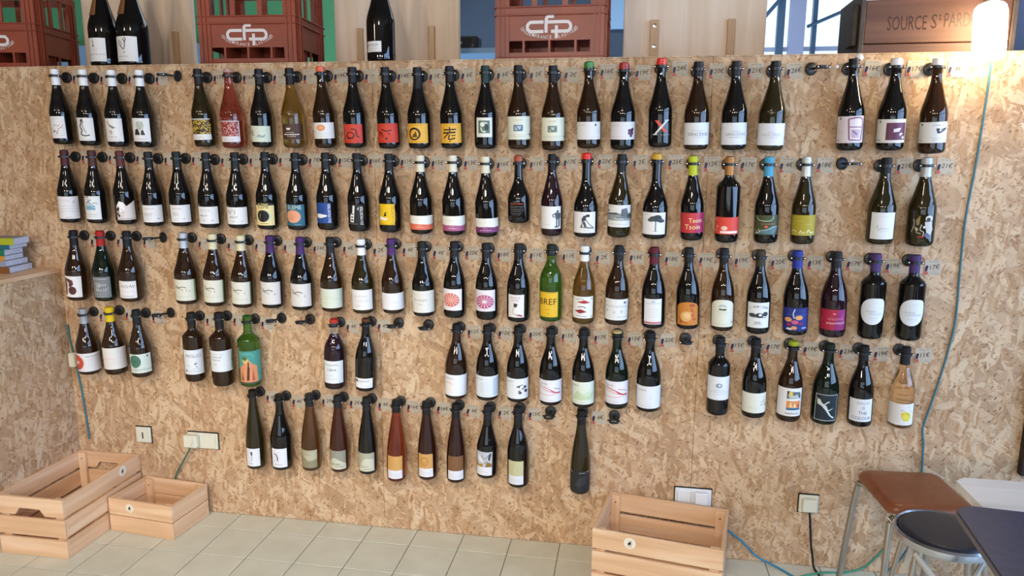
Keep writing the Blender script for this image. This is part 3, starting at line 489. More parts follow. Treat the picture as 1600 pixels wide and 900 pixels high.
1.1515|0.9419|1.1525|1.2291|0.0422|J|G|1d241c:.04|-1.038|0.794|0.0209|0.1165|11€|green bottle with a yellow four-letter label|dcb02c|T 17140c .24 .48 .62 BREF;L 8a6c1a .1 .9 .97;L a8861c .3 .6 .3;Z 5c4810 .06 .5 .13 3
1.2749|0.938|1.2767|1.2278|0.0423|E|y|dedcd8:.055|-1.084|1.008|0.0256|0.1082|2€|white-capped golden bottle with two red diamonds on its label|e0dedb|P a8302c .25 .74 .55 .68 .85 .72 .6 .84;P 8a2a2c .15 .34 .4 .22 .7 .3 .45 .42;S 5a5a5a .02 .2 .86 .5 .9 .55 .8;S 3a3a3a .03 .3 .5 .5 .55 .65 .48;S 5a5a5a .02 .25 .12 .7 .08;E .07 .92 .03 .03 333333;E .92 .9 .03 .03 333333;E .92 .08 .03 .03 333333;E .08 .06 .03 .03 333333
1.3966|0.9396|1.4008|1.231|0.0432|E|a|1c1d20:.05|-1.195|1.26|0.0221|0.1015|14€|brown bottle with a white label of grey spaced capitals|dcdcd8|Z 8a8c90 .14 .48 .66 13;E .8 .84 .06 .05 5a6270;L a8a8a8 .08 .3 .85;E .15 .45 .05 .07 b8bcba;E .42 .38 .04 .07 c0c2c0;E .68 .42 .05 .07 b8bcba;Z 8a8c90 .09 .72 .16 9
1.5332|0.9328|1.527|1.2285|0.043|E|k|5a1e2a:.06|-0.863|0.719|0.0192|0.1141|18€|maroon-capped embossed bottle with a red-footed white label|dedee0|R 0 .02 1 .1 b87078;E .52 .9 .1 .04 8a8a94;E .52 .9 .06 .025 dedee0;L a0a0a8 .1 .9 .82;L c4c4cc .2 .8 .6;L c4c4cc .2 .8 .5;L c4c4cc .25 .75 .4;L c4c4cc .25 .75 .3
1.6577|0.9352|1.6483|1.2294|0.0417|E|k|1d1d20:.05|-1.074|0.954|0.0094|0.105|19€|dark bottle with an arched orange painted label|c47c34:A|E .42 .38 .24 .22 d8a868;E .45 .42 .14 .12 e0b884;P a8502c .55 .9 .75 .94 .85 .8 .6 .78;P b8602c .6 .75 .75 .7 .8 .4 .66 .3;S a04a24 .03 .1 .3 .3 .15 .5 .1;P 9a4a28 .15 .2 .3 .16 .2 .08;S e8c490 .025 .55 .6 .7 .5;E .78 .26 .07 .06 a8582c
1.78|0.9339|1.7714|1.2305|0.0407|E|a|1e1e22:.05|-1.223|1.023|0.018|0.1195|19€|amber bottle with an arched cream label and a chateau vignette|d8d8c6:A|P 6a6a40 .35 .62 .62 .6 .68 .66 .38 .68;E .5 .75 .14 .07 a8b0b8;E .5 .71 .1 .05 d8d8c6;P 3a3a28 .36 .64 .6 .62 .62 .66 .38 .67;R .88 .14 .93 .2 4a4c4a;L b0b0a0 .3 .75 .55 .012;L bcbcac .3 .75 .48 .012;L b0b0a0 .2 .85 .1 .012
1.9047|0.9284|1.8966|1.2281|0.0417|E|k|3a3426:.055|-1.141|0.873|0.0263|0.119|20€|dark bottle with a black engraved vignette under arched capitals|dedfde|A 55585c .085 .5 .52 .45 L'HORIZON;E .25 .5 .16 .08 3a3e42;E .55 .5 .16 .1 2a2e32;E .8 .55 .12 .09 3a3e42;E .58 .52 .07 .05 dedfde;P 55585c .1 .46 .9 .42 .8 .4 .2 .42;T 44484c .08 .48 .22 2020;L 77797c .3 .7 .14 .015
2.0342|0.9299|2.0205|1.2297|0.0428|E|k|27378c:.06|-1.343|0.981|0.0205|0.1031|13€|blue-capped bottle with fruit drawn on a blue label|26317a|L 6a78b0 .15 1 .7 .012;S c0d0e4 .035 .48 .95 .42 .75 .46 .55;E .24 .48 .14 .1 e0a060;E .62 .58 .13 .1 e0a060;S b07038 .02 .18 .48 .3 .5;E .48 .38 .12 .09 c8587c;P a8284c .18 .3 .32 .34 .36 .22 .22 .2;E .46 .13 .1 .08 e0985c;P e4d4dc .18 .04 .4 .03 .36 .12 .2 .12;R .72 .1 .9 .14 c8d4f0;E .66 .32 .1 .05 8a2450
2.1599|0.9282|2.1506|1.2298|0.0437|E|p|1c1d22:.055|-1.401|0.833|0.0301|0.1043|17€|black-capped bottle with a crimson and magenta label|a8243c|P 8a2464 .55 0 1 0 1 1 .7 1;Z f0d8e0 .14 .65 .34 10;Z d88aa0 .16 .62 .54 7;L e898a8 .52 .62 .8 .05;S c05a90 .03 .85 .3 .9 .5 .85 .65 .95 .8;S c85a5c .02 .05 .3 .15 .5 .08 .6
2.286|0.9271|2.2792|1.2257|0.0408|D|k|4a3566:.06|-1.247|0.869|0.0559|0.1504|19€|purple-capped straight bottle with an egg-shaped label, crimson bottle alongside|dde0e4:O|Z 8a9098 .1 .42 .5 5;Z 9aa0a8 .09 .6 .41 8;L c8ccd0 .5 .8 .8;L c0c4c8 .35 .7 .25
2.4117|0.9273|2.4051|1.225|0.0416|D|k|4a3566:.06|-1.205|0.837|0.0571|0.1508|17€|purple-capped straight bottle with an egg-shaped label, nearest the cable|dde0e4:O|Z 8a9098 .1 .42 .5 5;Z 9aa0a8 .09 .6 .41 10;L c8ccd0 .5 .8 .8;L c0c4c8 .35 .7 .25
-0.8329|0.6243|-0.8257|0.9084|0.0442|B|a|a4a6a8:.062|-0.661|2.074|0.015|0.099|-|silver-capped amber bottle with half a red disc on its label|dedada|E .05 .5 .28 .42 c4503c;E .1 .5 .06 .1 e0d8d0;L 77757a .4 .85 .82 .03;L d8b4ac .45 .8 .65
-0.7048|0.6314|-0.7015|0.9196|0.0446|B|a|d8b414:.06|-0.69|2.0|0.0287|0.1218|-|yellow-capped amber bottle with an almost blank white label|dcd8d2|Z e0b0a0 .13 .3 .48 6;L c8c4bc .3 .8 .3;R .92 .15 .98 .8 c4bcae
-0.5824|0.6266|-0.5774|0.9132|0.0433|B|a|1e2022:.055|-0.59|1.605|0.0236|0.1059|4|black-capped brown bottle with a green disc on its label|cdd6cc|E .28 .62 .26 .34 4a7460;S 34584a .03 .1 .6 .4 .65;Z 77827c .16 .55 .17 11;E .82 .88 .04 .06 5c6c70
-0.3374|0.6205|-0.3281|0.9116|0.0406|D|a|201e1c:.055|-0.637|1.557|0.0371|0.1425|-|amber straight bottle with grey capitals over a small bird sketch|dadcde|T 77797e .13 .5 .76 MIGLIO;P 4a4c52 .5 .42 .66 .5 .6 .4;E .62 .32 .03 .03 8a8c90;L a8aaae .15 .35 .36;L a8aaae .45 .8 .22;E .15 .15 .05 .04 5a5c60;L a0a2a6 .2 .85 .12
-0.2117|0.6085|-0.2041|0.9167|0.0435|D|a|1b1b1c:.06|-0.769|1.673|0.0685|0.158|-|brown straight bottle with two black lines on its white label|d8dcdc|Z 3a3c3e .12 .3 .7 7;Z 3a3c3e .12 .3 .56 5;L 9a9c9e .05 .6 .84;E .25 .35 .08 .06 c8ccc8;P 8aa088 .9 .1 1 .1 1 .9 .94 .8;P 4a5c4c .92 .5 .98 .6 .98 .4
-0.0885|0.6141|-0.0804|0.9088|0.0435|D|G|1f5a1c:.004|-0.586|1.841|0.017|0.1572|16|green straight bottle with orange figures on a teal label|4a9084|P d08a60 .02 .05 .75 .03 .72 .55 .55 .6 .4 .75 .2 .6 .05 .5;E .28 .72 .12 .1 c8b070;E .26 .78 .1 .06 4a6a44;P 6a3a2c .3 .1 .36 .55 .44 .5 .4 .1;P 7a4a34 .1 .1 .14 .4 .2 .1;P a85a40 .5 .1 .55 .5 .62 .1;R 0 0 1 .05 4a5048;S 6aa898 .03 .05 .9 .5 .92 .6 .8;L 2a6a60 .75 .95 .3;P 4a3028 .33 .15 .38 .7 .42 .65 .4 .12
0.2786|0.6254|0.2914|0.911|0.0425|J|p|b03026:.016|-0.82|1.257|0.0303|0.1238|4€|purple bottle with a clear neck and red cap|d8dcde|Z 4a4c50 .13 .4 .82 8;T 3a3c40 .13 .45 .62 Libre;L a8aaae .15 .55 .34;L b0b2b6 .15 .7 .2;E .78 .07 .02 .02 4a4c50
0.4082|0.6245|0.4246|0.9191|0.0414|E|k|5a3624:.01|-0.85|1.061|0.0151|0.059|4€|black bottle with a small white label near its foot|dedee0|Z 55575c .3 .45 .7 7;E .12 .72 .08 .16 55575c;L a0a0a4 .4 .9 .22 .03
0.7803|0.6151|0.791|0.9127|0.043|E|a|1d1c1d:.035|-1.065|1.64|0.0132|0.1044|15€|brown bottle with a white animal label and faint orange wash|dfdfe4|Z 3a3a3e .1 .24 .82 6;S e0c0a8 .05 .1 .6 .25 .62 .35 .55;P ecdccf .1 .2 .2 .5 .35 .4 .3 .2;L c4c4cc .6 .9 .1
0.9075|0.618|0.912|0.9123|0.0438|E|k|1d1c1d:.035|-1.162|1.51|0.0133|0.1038|15€|dark bottle with a white animal label of pale blue lines|d8dce2|Z 3a3a3e .1 .22 .84 6;R .25 .2 .4 .7 ccd4dc;R .45 .2 .6 .7 d0d8e0;R .7 .1 .95 .9 b8c8d4;L b0b8c0 .3 .8 .1
1.0276|0.6181|1.0314|0.9138|0.0424|E|k|1d1c1d:.035|-1.243|1.461|0.0137|0.1003|20€|dark bottle with berries and ants on its white label|dcdee2|Z 3a3a3e .1 .22 .84 6;E .78 .58 .06 .07 3a4454;E .82 .38 .07 .08 2a3444;E .6 .3 .06 .06 3a4454;P 5a4a4a .45 .6 .6 .64 .58 .54;P 8a3a3a .5 .36 .62 .46 .6 .36;S 4a4a50 .025 .5 .62 .7 .7;E .7 .5 .05 .05 8a8a94
1.1569|0.6135|1.1554|0.9132|0.0433|E|k|1d1c1d:.035|-1.205|1.467|0.0155|0.1062|15€|dark bottle with red swirling lines on its white label|dedce2|Z 3a3a3e .1 .24 .82 6;S d87878 .02 .05 .62 .3 .55 .55 .45 .8 .42;S b84a50 .02 .1 .72 .4 .62 .7 .42 .85 .45;S d89a9a .02 .05 .35 .4 .32 .8 .4;S b03a40 .04 .5 .55 .65 .44 .85 .4;S 6a5a60 .02 .6 .65 .85 .55;L b8b8c0 .1 .6 .1
1.283|0.6118|1.2782|0.9131|0.043|E|k|1d1c1d:.035|-1.337|1.42|0.0176|0.1077|17€|dark bottle with a pale green washed white label|d4dccc|Z 3a3a3e .1 .22 .84 6;P bccca8 .1 .2 .3 .6 .6 .4 .9 .55 .8 .2;P c4d4b4 .4 .45 .7 .6 .85 .5 .6 .35;R .92 0 1 1 94b49c;L a8b4a4 .1 .6 .1
1.4095|0.6151|1.4037|0.9127|0.0434|E|d|c8b078:.006|-1.302|1.376|0.0248|0.1141|15€|green-black cork-topped bottle with red swirls on its label|dedce2|Z 3a3a3e .1 .24 .82 6;S d87878 .02 .05 .62 .3 .55 .55 .45 .85 .4;S b84a50 .03 .1 .74 .4 .62 .7 .44 .85 .45;S d89a9a .02 .05 .32 .4 .3 .8 .36;S b03a40 .04 .5 .55 .65 .44 .88 .4;S b84a50 .02 .55 .68 .85 .58;L b8b8c0 .1 .6 .1
1.5267|0.6121|1.5252|0.9136|0.0451|E|k|1d1c1d:.035|-1.253|1.338|0.017|0.1058|20€|dark bottle with a nearly empty white animal label|dcdee4|Z 3a3a3e .1 .26 .82 6;S c0d0d8 .015 .55 .6 .57 .4;L b8b8c0 .1 .6 .1;R .93 0 1 1 c8d4e0
1.7801|0.613|1.7764|0.9056|0.0395|D|k|1d1d22:.055|-1.357|1.182|0.065|0.1552|15€|straight black bottle with a grey round emblem on white label|dadee2|E .52 .62 .12 .1 8a96a0;E .54 .63 .05 .04 dadee2;L 9aa2a8 .35 .7 .42 .02;L a8b0b6 .2 .9 .34;L b8c0c6 .3 .75 .25
1.9104|0.6122|1.9009|0.907|0.0428|E|k|1b1b1f:.05|-1.423|1.15|0.0251|0.1014|17€|black bottle with a cream label and a tiny sailing boat|dcdccf|S 77797e .02 .7 .4 .95 .4 .9 .3;S 77797e .015 .85 .72 .85 .5 .95 .45;S 77797e .015 .72 .5 .8 .6 .85 .58;Z b8b8ac .09 .45 .26 12;L c4c4b8 .6 .9 .8
2.0328|0.6064|2.0301|0.9041|0.0434|E|a|96a028:.014|-1.39|0.956|0.0275|0.134|19€|lime-topped brown bottle with a colourful painting on its label|dfdedc|R .42 .3 .92 .55 d88a4c;P 5c6c70 .42 .9 .9 .86 .9 .65 .42 .62;P e0c060 .45 .86 .6 .9 .62 .74 .48 .72;P b8bcb4 .5 .72 .8 .78 .85 .66 .5 .64;R .42 .22 .92 .3 3a6a8c;P e8c48c .5 .32 .56 .54 .64 .32;P efd8b0 .66 .32 .7 .5 .76 .32;P 8a2a24 .8 .34 .84 .46 .88 .34;P 2a3a44 .42 .9 .5 .9 .48 .76;P 3a5058 .82 .72 .92 .78 .92 .62;T 3a3c40 .075 .62 .1 NAPSCAI
2.1552|0.6045|2.1532|0.9011|0.0449|E|d|1c211c:.02|-1.012|0.88|0.0135|0.1215|23€|dark green bottle with a white diver on a slate label|1f2b31|F b8bcb8 .02 .02 .98 .98 .025;P cdd0cc .1 .78 .22 .8 .3 .68 .5 .56 .56 .42 .8 .5 .58 .38 .7 .22 .86 .14 .8 .1 .62 .22 .46 .42 .3 .56 .12 .62;S cdd0cc .05 .42 .62 .52 .7 .6 .72;P cdd0cc .08 .85 .14 .7 .2 .75
2.2792|0.6033|2.2684|0.8988|0.0415|E|k|1b1b1e:.05|-1.238|0.818|0.0249|0.1099|19€|black bottle with four lines of grey capitals on white label|dde0e4|T a08a94 .12 .6 .83 GAGAS;T 55585e .12 .6 .61 IS;T 4a4c52 .13 .58 .39 THE;T 55585e .13 .55 .16 COLOUR
2.4168|0.6058|2.4053|0.9011|0.0408|E|w|1e1e22:.062|-1.549|0.848|0.0173|0.0982|11€|pale amber bottle with a yellow fruit on its white label|e2e0e0|P dcc840 .52 .58 .62 .62 .72 .64 .84 .54 .86 .36 .78 .2 .62 .2 .54 .36;E .66 .4 .1 .12 e4d45c;S a8a06a .02 .5 .65 .56 .72 .62 .66;S a8a06a .02 .82 .7 .88 .6;E .76 .5 .02 .02 4a4420;L b0b0b4 .7 .85 .86 .02
-0.087|0.2532|-0.0765|0.5953|0.0385|F|g|1b1918:.012|-0.688|0.912|0.0132|0.0979|4€|slim olive bottle with a small black dancer on its label|dcdde4|P 3a3a40 .38 .78 .48 .86 .52 .66 .42 .6;S 5a5a62 .03 .45 .65 .46 .4 .42 .3;S 5a5a62 .02 .3 .75 .6 .8;S 8a8a92 .02 .1 .7 .2 .85;Z 44464c .08 .4 .15 4
0.031|0.2598|0.0401|0.5841|0.0434|B|k|1b1918:.01|-0.602|0.929|0.0158|0.102|4€|slim-labelled black bottle with a bending figure on its label|dcdde4|S 2a3048 .06 .2 .72 .35 .68 .42 .5 .4 .38;S 2a3048 .03 .4 .38 .5 .34;S a8a8b4 .02 .45 .8 .6 .85;Z 44464c .09 .45 .16 6
0.1609|0.2658|0.1721|0.5947|0.0388|F|m|232323:.05|-0.895|1.06|0.0098|0.097|2€|slim gold-amber bottle with a sand-coloured hill label|a8a285|P 8a8468 0 .95 .25 .6 .5 .4 .75 .4 1 .5 1 0 0 0;P b4ae92 .15 .7 1 .97 1 .5 .5 .4;Z 44443a .1 .45 .74 6;L 6a6650 .35 .7 .25
0.2851|0.2693|0.2939|0.5944|0.038|F|o2|232323:.05|-0.876|1.105|0.0104|0.0996|2€|slim red-brown bottle with a pale hill over grey sky label|b9b69e|P 8f8f80 0 1 1 1 1 .3 .4 .6 0 .3;P c4c2ac 0 .4 .3 .62 .42 .6 .9 .3 1 .25 1 0 0 0;T 2e2e28 .11 .45 .27 ER HILL;L 4a4a40 .4 .85 .13 .025
0.4071|0.2696|0.4167|0.5942|0.0379|F|k|232323:.05|-0.968|1.115|0.0122|0.0983|4€|slim black bottle with a pale hill on sand label|a8a690|P c8c6b0 .1 0 .3 .5 .5 .72 .95 .66 1 0;Z 2e2e28 .11 .42 .26 7;L 4a4a40 .4 .8 .12 .025
0.5284|0.2479|0.5404|0.5917|0.0385|F|o|1c1c1c:.05|-0.722|0.98|0.0126|0.1164|16|slim orange-red bottle with an ochre and white label|dcdce4|R 0 .37 1 1 c89a58;S a87c3c .02 .3 .5 .4 .7 .35 .85;S b08444 .02 .5 .5 .6 .65;L b8b8c0 .2 .8 .2;L b8b8c0 .2 .8 .12
0.6613|0.2666|0.6642|0.5929|0.0386|F|o3|1c1c1c:.05|-0.824|0.859|0.0158|0.1171|16|slim dark red bottle with an ochre swirl and white label|dcdce0|R 0 .37 1 1 c8985a;E .45 .68 .25 .2 b08040;E .45 .68 .18 .14 c8985a;S a87838 .03 .2 .8 .4 .6 .7 .75;L b8b8c0 .2 .8 .2;L b8b8c0 .2 .8 .12
0.7789|0.2633|0.7846|0.5905|0.0375|F|o3|1c1c1c:.055|-0.723|1.12|0.0134|0.1191|4|slim dark red bottle with a brown and white label|dcdce4|R 0 .38 1 1 7a5638;S 6a482e .02 .2 .5 .8 .9;L b8b8c0 .2 .8 .2;L b8b8c0 .2 .8 .12
0.9045|0.2941|0.913|0.5911|0.0409|B|k|24242a:.055|-1.016|0.723|0.0117|0.1187|2|black bottle with a winged grey and ochre picture label|dcdce4|R 0 .36 1 1 b8bcc4;P a8843c 0 .6 .2 .45 .45 .5 .5 .36 0 .36;P 8a6c34 .6 .36 .7 .6 .95 .5 1 .36;P dfe2e6 .1 .9 .2 .6 .5 .55 .4 .75;S 4a4c54 .03 .4 .85 .55 .7 .7 .8 .9 .95;P 4a4640 .8 .9 .95 .95 .85 .6 .75 .7;S 6a5c40 .03 .55 .5 .7 .65;L b8b8c0 .2 .8 .15
1.0322|0.2663|1.0324|0.5938|0.0425|E|k|222226:.055|-0.88|0.67|0.0126|0.1182|15|tall dark bottle with a cream and white two-part label|dadce2|R 0 .37 1 1 c0bc94;S a8a47c .02 .3 .5 .35 .8 .5 .9;S a8a47c .02 .6 .5 .65 .75;L b8b8c0 .2 .8 .2;L b8b8c0 .2 .8 .12
1.2774|0.2576|1.2789|0.5959|0.0381|F|g|1b1a1a:.055|-1.335|1.46|0.006|0.1031|4|slim olive bottle with its lower half frosted charcoal|26282b|P 34373b .3 .3 .5 .7 .75 .75 .7 .4 .5 .2;S b8bab8 .015 .03 .95 .2 .9;Z c8cac8 .06 .58 .9 7;S b8bab8 .015 .75 .93 .95 .95
"""

# ================================================================== SETTING
def structure(name, loc=(0, 0, 0)):
    return tag(empty(name, loc), kind='structure')
def smesh(name, me, m, parent=None, loc=None):
    o = link(name, me, m, parent, loc)
    if parent is None: tag(o, kind='structure')
    return o
# bottle wall: sheets of strand board on a deep core whose top is the ledge
wb = structure('wall_back')
for x0, x1 in ((-2.05, -.7955), (-.7945, .4545), (.4555, 1.7045), (1.7055, 2.9545), (2.9555, 4.2)):
    link('osb_panel', boxme(x0, x1, 0, .018, -.0015, 1.895, .0008), M['osb'], wb)
link('wall_core', boxme(-2.05, 4.2, .019, .46, 0.0, 1.893), M['trim'], wb)
link('ledge_board', boxme(-2.05, 4.2, .0005, .46, 1.8955, 1.9), M['osb'], wb)
# floor: tiles on grout; the tiles in view one by one
fl = structure('floor')
link('grout_bed', boxme(-4.0, 5.1, -6.5, 0.5, -.06, -.0022), M['grout'], fl)
def tile_me(w, d): return boxme(-w / 2, w / 2, -d / 2, d / 2, -.008, 0, .0012, 'tile')
T_full, T_cut = tile_me(.1965, .1965), tile_me(.1965, .1225)
for me in (T_full, T_cut): me.materials.append(M['tile'])
for i in range(-6, 17):
    o = link('tile', T_cut, None, fl, (i * .2 + .1, -.0633, 0))
    for j in range(5): link('tile', T_full, None, fl, (i * .2 + .1, -.2265 - .2 * j, 0))
bm = bmesh.new()
for i in range(-20, 30):
    for j in range(-1, 27):
        x, y = i * .2 + .1, -.2265 - .2 * j
        if -6 <= i < 17 and j < 5: continue
        d = .0633 if j < 0 else 0
        box(bm, x - .098, x + .098, (y - .098) if j >= 0 else -.1245, (y + .098) if j >= 0 else -.002, -.008, 0)
tag(link('outer_tiles', mesh_of(bm), M['tile'], fl), kind='stuff')
# the rest of the shop, behind and beside the camera
bm = bmesh.new()
for x0, x1, z0, z1 in ((-4, -1.2, 0, 3.0), (3.6, 5.1, 0, 3.0), (-1.2, 3.6, 0, .15), (-1.2, 3.6, 1.45, 3.0)): box(bm, x0, x1, -6.6, -6.45, z0, z1)
smesh('wall_front', mesh_of(bm), M['shop_wall'])
smesh('wall_left', boxme(-4.1, -4.0, -6.5, 3.2, 0, 3.0), M['shop_wall'])
bm = bmesh.new()
for y0, y1, z0, z1 in ((-6.5, -5.3, 0, 3.0), (-.3, 3.2, 0, 3.0), (-5.3, -.3, 0, .7), (-5.3, -.3, 2.6, 3.0)): box(bm, 5.0, 5.1, y0, y1, z0, z1)
smesh('wall_right', mesh_of(bm), M['shop_wall'])
smesh('ceiling', boxme(-4.1, 5.1, -6.6, 3.2, 3.0, 3.1), M['shop_wall'])
# shop window bars (they show in the bottles)
w1 = structure('window_1')
for k in range(8):
    y = -5.3 + 5.0 * k / 7; wd = .05 if k % 2 else .09
    link('window_frame', boxme(4.93, 4.99, y - wd, y + wd, .7, 2.6), M['post_grey'], w1)
link('window_frame', boxme(4.93, 4.99, -5.3, -.3, 1.98, 2.06), M['post_grey'], w1)
# far room seen over the ledge
fr = structure('wall_far')
link('green_wall', boxme(-4.0, -.15, 3.0, 3.1, 0, 3.0), M['green_paint'], fr)
link('blue_panel', boxme(-4.0, -2.06, 2.96, 2.999, 1.6, 2.44), M['blue_paint'], fr)
link('slate_wall', boxme(-.15, 2.3, 3.0, 3.1, 0, 3.0), M['slate_paint'], fr)
link('pale_strip', boxme(1.1, 1.36, 2.96, 2.999, 2.48, 2.8), M['blue_paint'], fr)
link('window_wall', boxme(3.9, 5.0, 3.0, 3.1, 0, 3.0), M['white_paint'], fr)
link('window_parapet', boxme(2.3, 3.9, 3.0, 3.1, 0, 1.2), M['white_paint'], fr)
w2 = structure('window_2')
for (xa, xb, ya, yb, m_) in ((2.42, 2.47, 2.95, 3.0, 'frame_blue'), (2.50, 2.60, 2.9, 2.98, 'frame_lilac'), (2.66, 2.69, 2.95, 3.0, 'frame_blue'), (2.30, 2.315, 2.97, 3.0, 'frame_lilac'), (2.93, 2.96, 2.95, 3.0, 'frame_lilac'), (3.42, 3.46, 2.95, 3.0, 'frame_blue')):
    link('window_frame', boxme(xa, xb, ya, yb, 1.2, 3.0), M[m_], w2)
link('window_rail', boxme(2.3, 3.9, 2.965, 2.99, 2.30, 2.33), M['frame_lilac'], w2)
bm = bmesh.new(); tube(bm, [(2.30, 2.93, 2.50), (2.45, 2.93, 2.68)], .014); tube(bm, [(2.62, 2.93, 2.46), (2.95, 2.93, 2.60)], .012)
link('window_stay', mesh_of(bm), M['frame_blue'], w2)
link('pane', boxme(2.3, 3.9, 3.02, 3.026, 1.2, 3.0), M['glass_pane'], w2)
# spruce boards standing on the ledge, with nailed cleats
def spruce(x0, x1, cleats):
    t = empty('spruce_upright', ((x0 + x1) / 2, .4285, 1.9))
    link('board', boxme(x0 - (x0 + x1) / 2, x1 - (x0 + x1) / 2, 0, .03, 0, .62, .002), M['board'], t)
    for (cx, cw, z1, bolts) in cleats:
        c = link('cleat', boxme(cx - cw / 2 - (x0 + x1) / 2, cx + cw / 2 - (x0 + x1) / 2, -.018, -.0005, .001, z1, .002), M['cleat'], t)
        for bz in bolts:
            b = bmesh.new(); lathe(b, [(.0095, 0), (.0085, .003), (.003, .0045)], 14, True, 'y', (cx - (x0 + x1) / 2, -.018, bz)); link('bolt', mesh_of(b, 40), M['steel'], c)
    return t
tag(spruce(-1.095, -.545, [(-.625, .028, .195, [])]), 'pale spruce board upright behind the two magnum bottles', 'board', 'spruce boards on the ledge')
tag(spruce(.134, .690, [(.253, .026, .190, []), (.573, .026, .192, [])]), 'pale spruce board upright with two nailed cleats, behind a lone magnum', 'board', 'spruce boards on the ledge')
tag(spruce(1.382, 1.942, [(1.507, .034, .195, [.092, .172]), (1.808, .030, .192, [])]), 'bare spruce board upright, bolted cleat, beside the window', 'board', 'spruce boards on the ledge')
# counter block to the left of the bottles
ct = empty('counter_block', (-.967, 0, 0))
link('side_panel', boxme(-.9, 0, -2.4, -.001, 0, 1.048, .001), M['osb'], ct)
link('worktop', boxme(-.9, .0, -2.4, -.001, 1.0485, 1.066, .001), M['pine_y'], ct)
tag(ct, 'strand board counter block with a planed wooden top against the bottle wall', 'counter')
# grey post and dark board on the far end of the wall
tag(link('steel_post', boxme(2.785, 2.86, .33, .39, 1.9, 2.9, .003), M['post_grey']), 'grey blue steel post standing behind the old wooden crate', 'post')
tag(link('hanging_board', boxme(2.842, 3.4, -.03, -.001, .437, 1.5, .002), M['trim']), 'dark brown board mounted on the strand board beside the white table', 'board')

# ================================================================== BOTTLES
PROF = {
 'B': [(.42, 1), (.49, .915), (.54, .82), (.59, .715), (.67, .575), (.74, .45), (.80, .385), (.85, .365), (.92, .358)],
 'C': [(.36, 1), (.44, .90), (.49, .79), (.54, .66), (.61, .50), (.68, .40), (.74, .372), (.85, .36), (.92, .355)],
 'E': [(.42, 1), (.49, .955), (.55, .88), (.60, .79), (.655, .665), (.70, .56), (.745, .465), (.79, .41), (.83, .385), (.92, .365)],
 'D': [(.63, 1), (.66, .975), (.695, .86), (.715, .72), (.735, .57), (.755, .455), (.78, .40), (.83, .39), (.92, .39)],
 'J': [(.49, 1), (.56, .965), (.62, .90), (.68, .74), (.73, .56), (.78, .43), (.82, .385), (.92, .375)],
 'F': [(.30, 1), (.38, .97), (.45, .92), (.52, .85), (.60, .75), (.70, .605), (.78, .50), (.85, .43), (.92, .40)]}
def profile(shape, r, H):
    pts = [(.0, .62 * r), (.0015, .80 * r), (.005, .93 * r), (.011, .985 * r), (.018, r)]
    body = spline([(z * H, q * r, 0) for z, q in [(.10, 1), (.25, 1) if PROF[shape][0][0] > .3 else (.2, 1)] + PROF[shape]], 3)
    pts += [(p[0], min(p[1], r)) for p in body]
    rn = PROF[shape][-1][1] * r
    pts += [(H * .945, rn), (H * .947, rn * 1.10), (H * .972, rn * 1.10), (H * .974, rn * 1.02), (H * .998, rn * 1.02), (H, rn * .93)]
    return pts                                       # (z, radius)
def rad_at(P, z):
    for (z0, r0), (z1, r1) in zip(P, P[1:]):
        if z0 <= z <= z1: return r0 + (r1 - r0) * ((z - z0) / (z1 - z0) if z1 > z0 else 0)
    return P[-1][1]

DATA = [line.split('|', 15) for line in BOTTLES.strip('\n').split('\n')]
# 0 foot x, 1 foot z, 2 top x, 3 top z, 4 radius, 5 shape, 6 glass, 7 capsule, 8-9 label angles, 10-11 label heights, 12 price, 13 description, 14 paper, 15 artwork
texts = set(['cfp', 'SOURCE', 'S', 't', 'PARDOUX', '1'] + list('CAISSEFRANCEPLASTIQUES') + list("L'HORIZON"))
def price_text(p): return '' if p == '-' else (p if p.endswith('€') else p + '€')
for f in DATA:
    if f[12] != '-': texts.add(price_text(f[12]))
    for c in f[15].split(';'):
        t = c.split(' ')
        if t[0] in ('T', 'V'): texts.add(' '.join(t[5:]))
fetch_texts(sorted(texts))
YT, YB = -.066, -.049
SEG = 36
def bottle_parts(root, P, H, r, gl, cap, clear_neck=False):
    bm = bmesh.new(); lathe(bm, [(q, z) for z, q in P], SEG)
    if clear_neck:
        zc = H * .80
        bm.free(); bm = bmesh.new(); lathe(bm, [(q, z) for z, q in P if z < zc] + [(rad_at(P, zc), zc)], SEG)
        b2 = bmesh.new(); lathe(b2, [(rad_at(P, zc + .0003), zc + .0003)] + [(q, z) for z, q in P if z > zc + .0003], SEG)
        link('clear_neck', mesh_of(b2, 50), M['glass_clear'], root)
    link('glass_body', mesh_of(bm, 50), M['glass_' + gl], root)
    if cap and cap != '-':
        q = cap.split(':'); L = float(q[1]); wax = len(q) > 2; e = .0016 if wax else .0006
        z0 = H - L
        pr = [(rad_at(P, z0) + .0002, z0), (rad_at(P, z0) + e, z0 + .0004)]
        for z, rr in P:
            if z > z0 + .001: pr.append((rr + e, z))
        top = pr[-1][0]
        pr += [(top, H + .0006), (top * .86, H + (.003 if wax else .0012)), (top * .4, H + (.0042 if wax else .0014))]
        b2 = bmesh.new(); lathe(b2, pr, 28)
        link('wax_cap' if wax else 'capsule', mesh_of(b2, 45), cap_mat(q[0], wax), root)

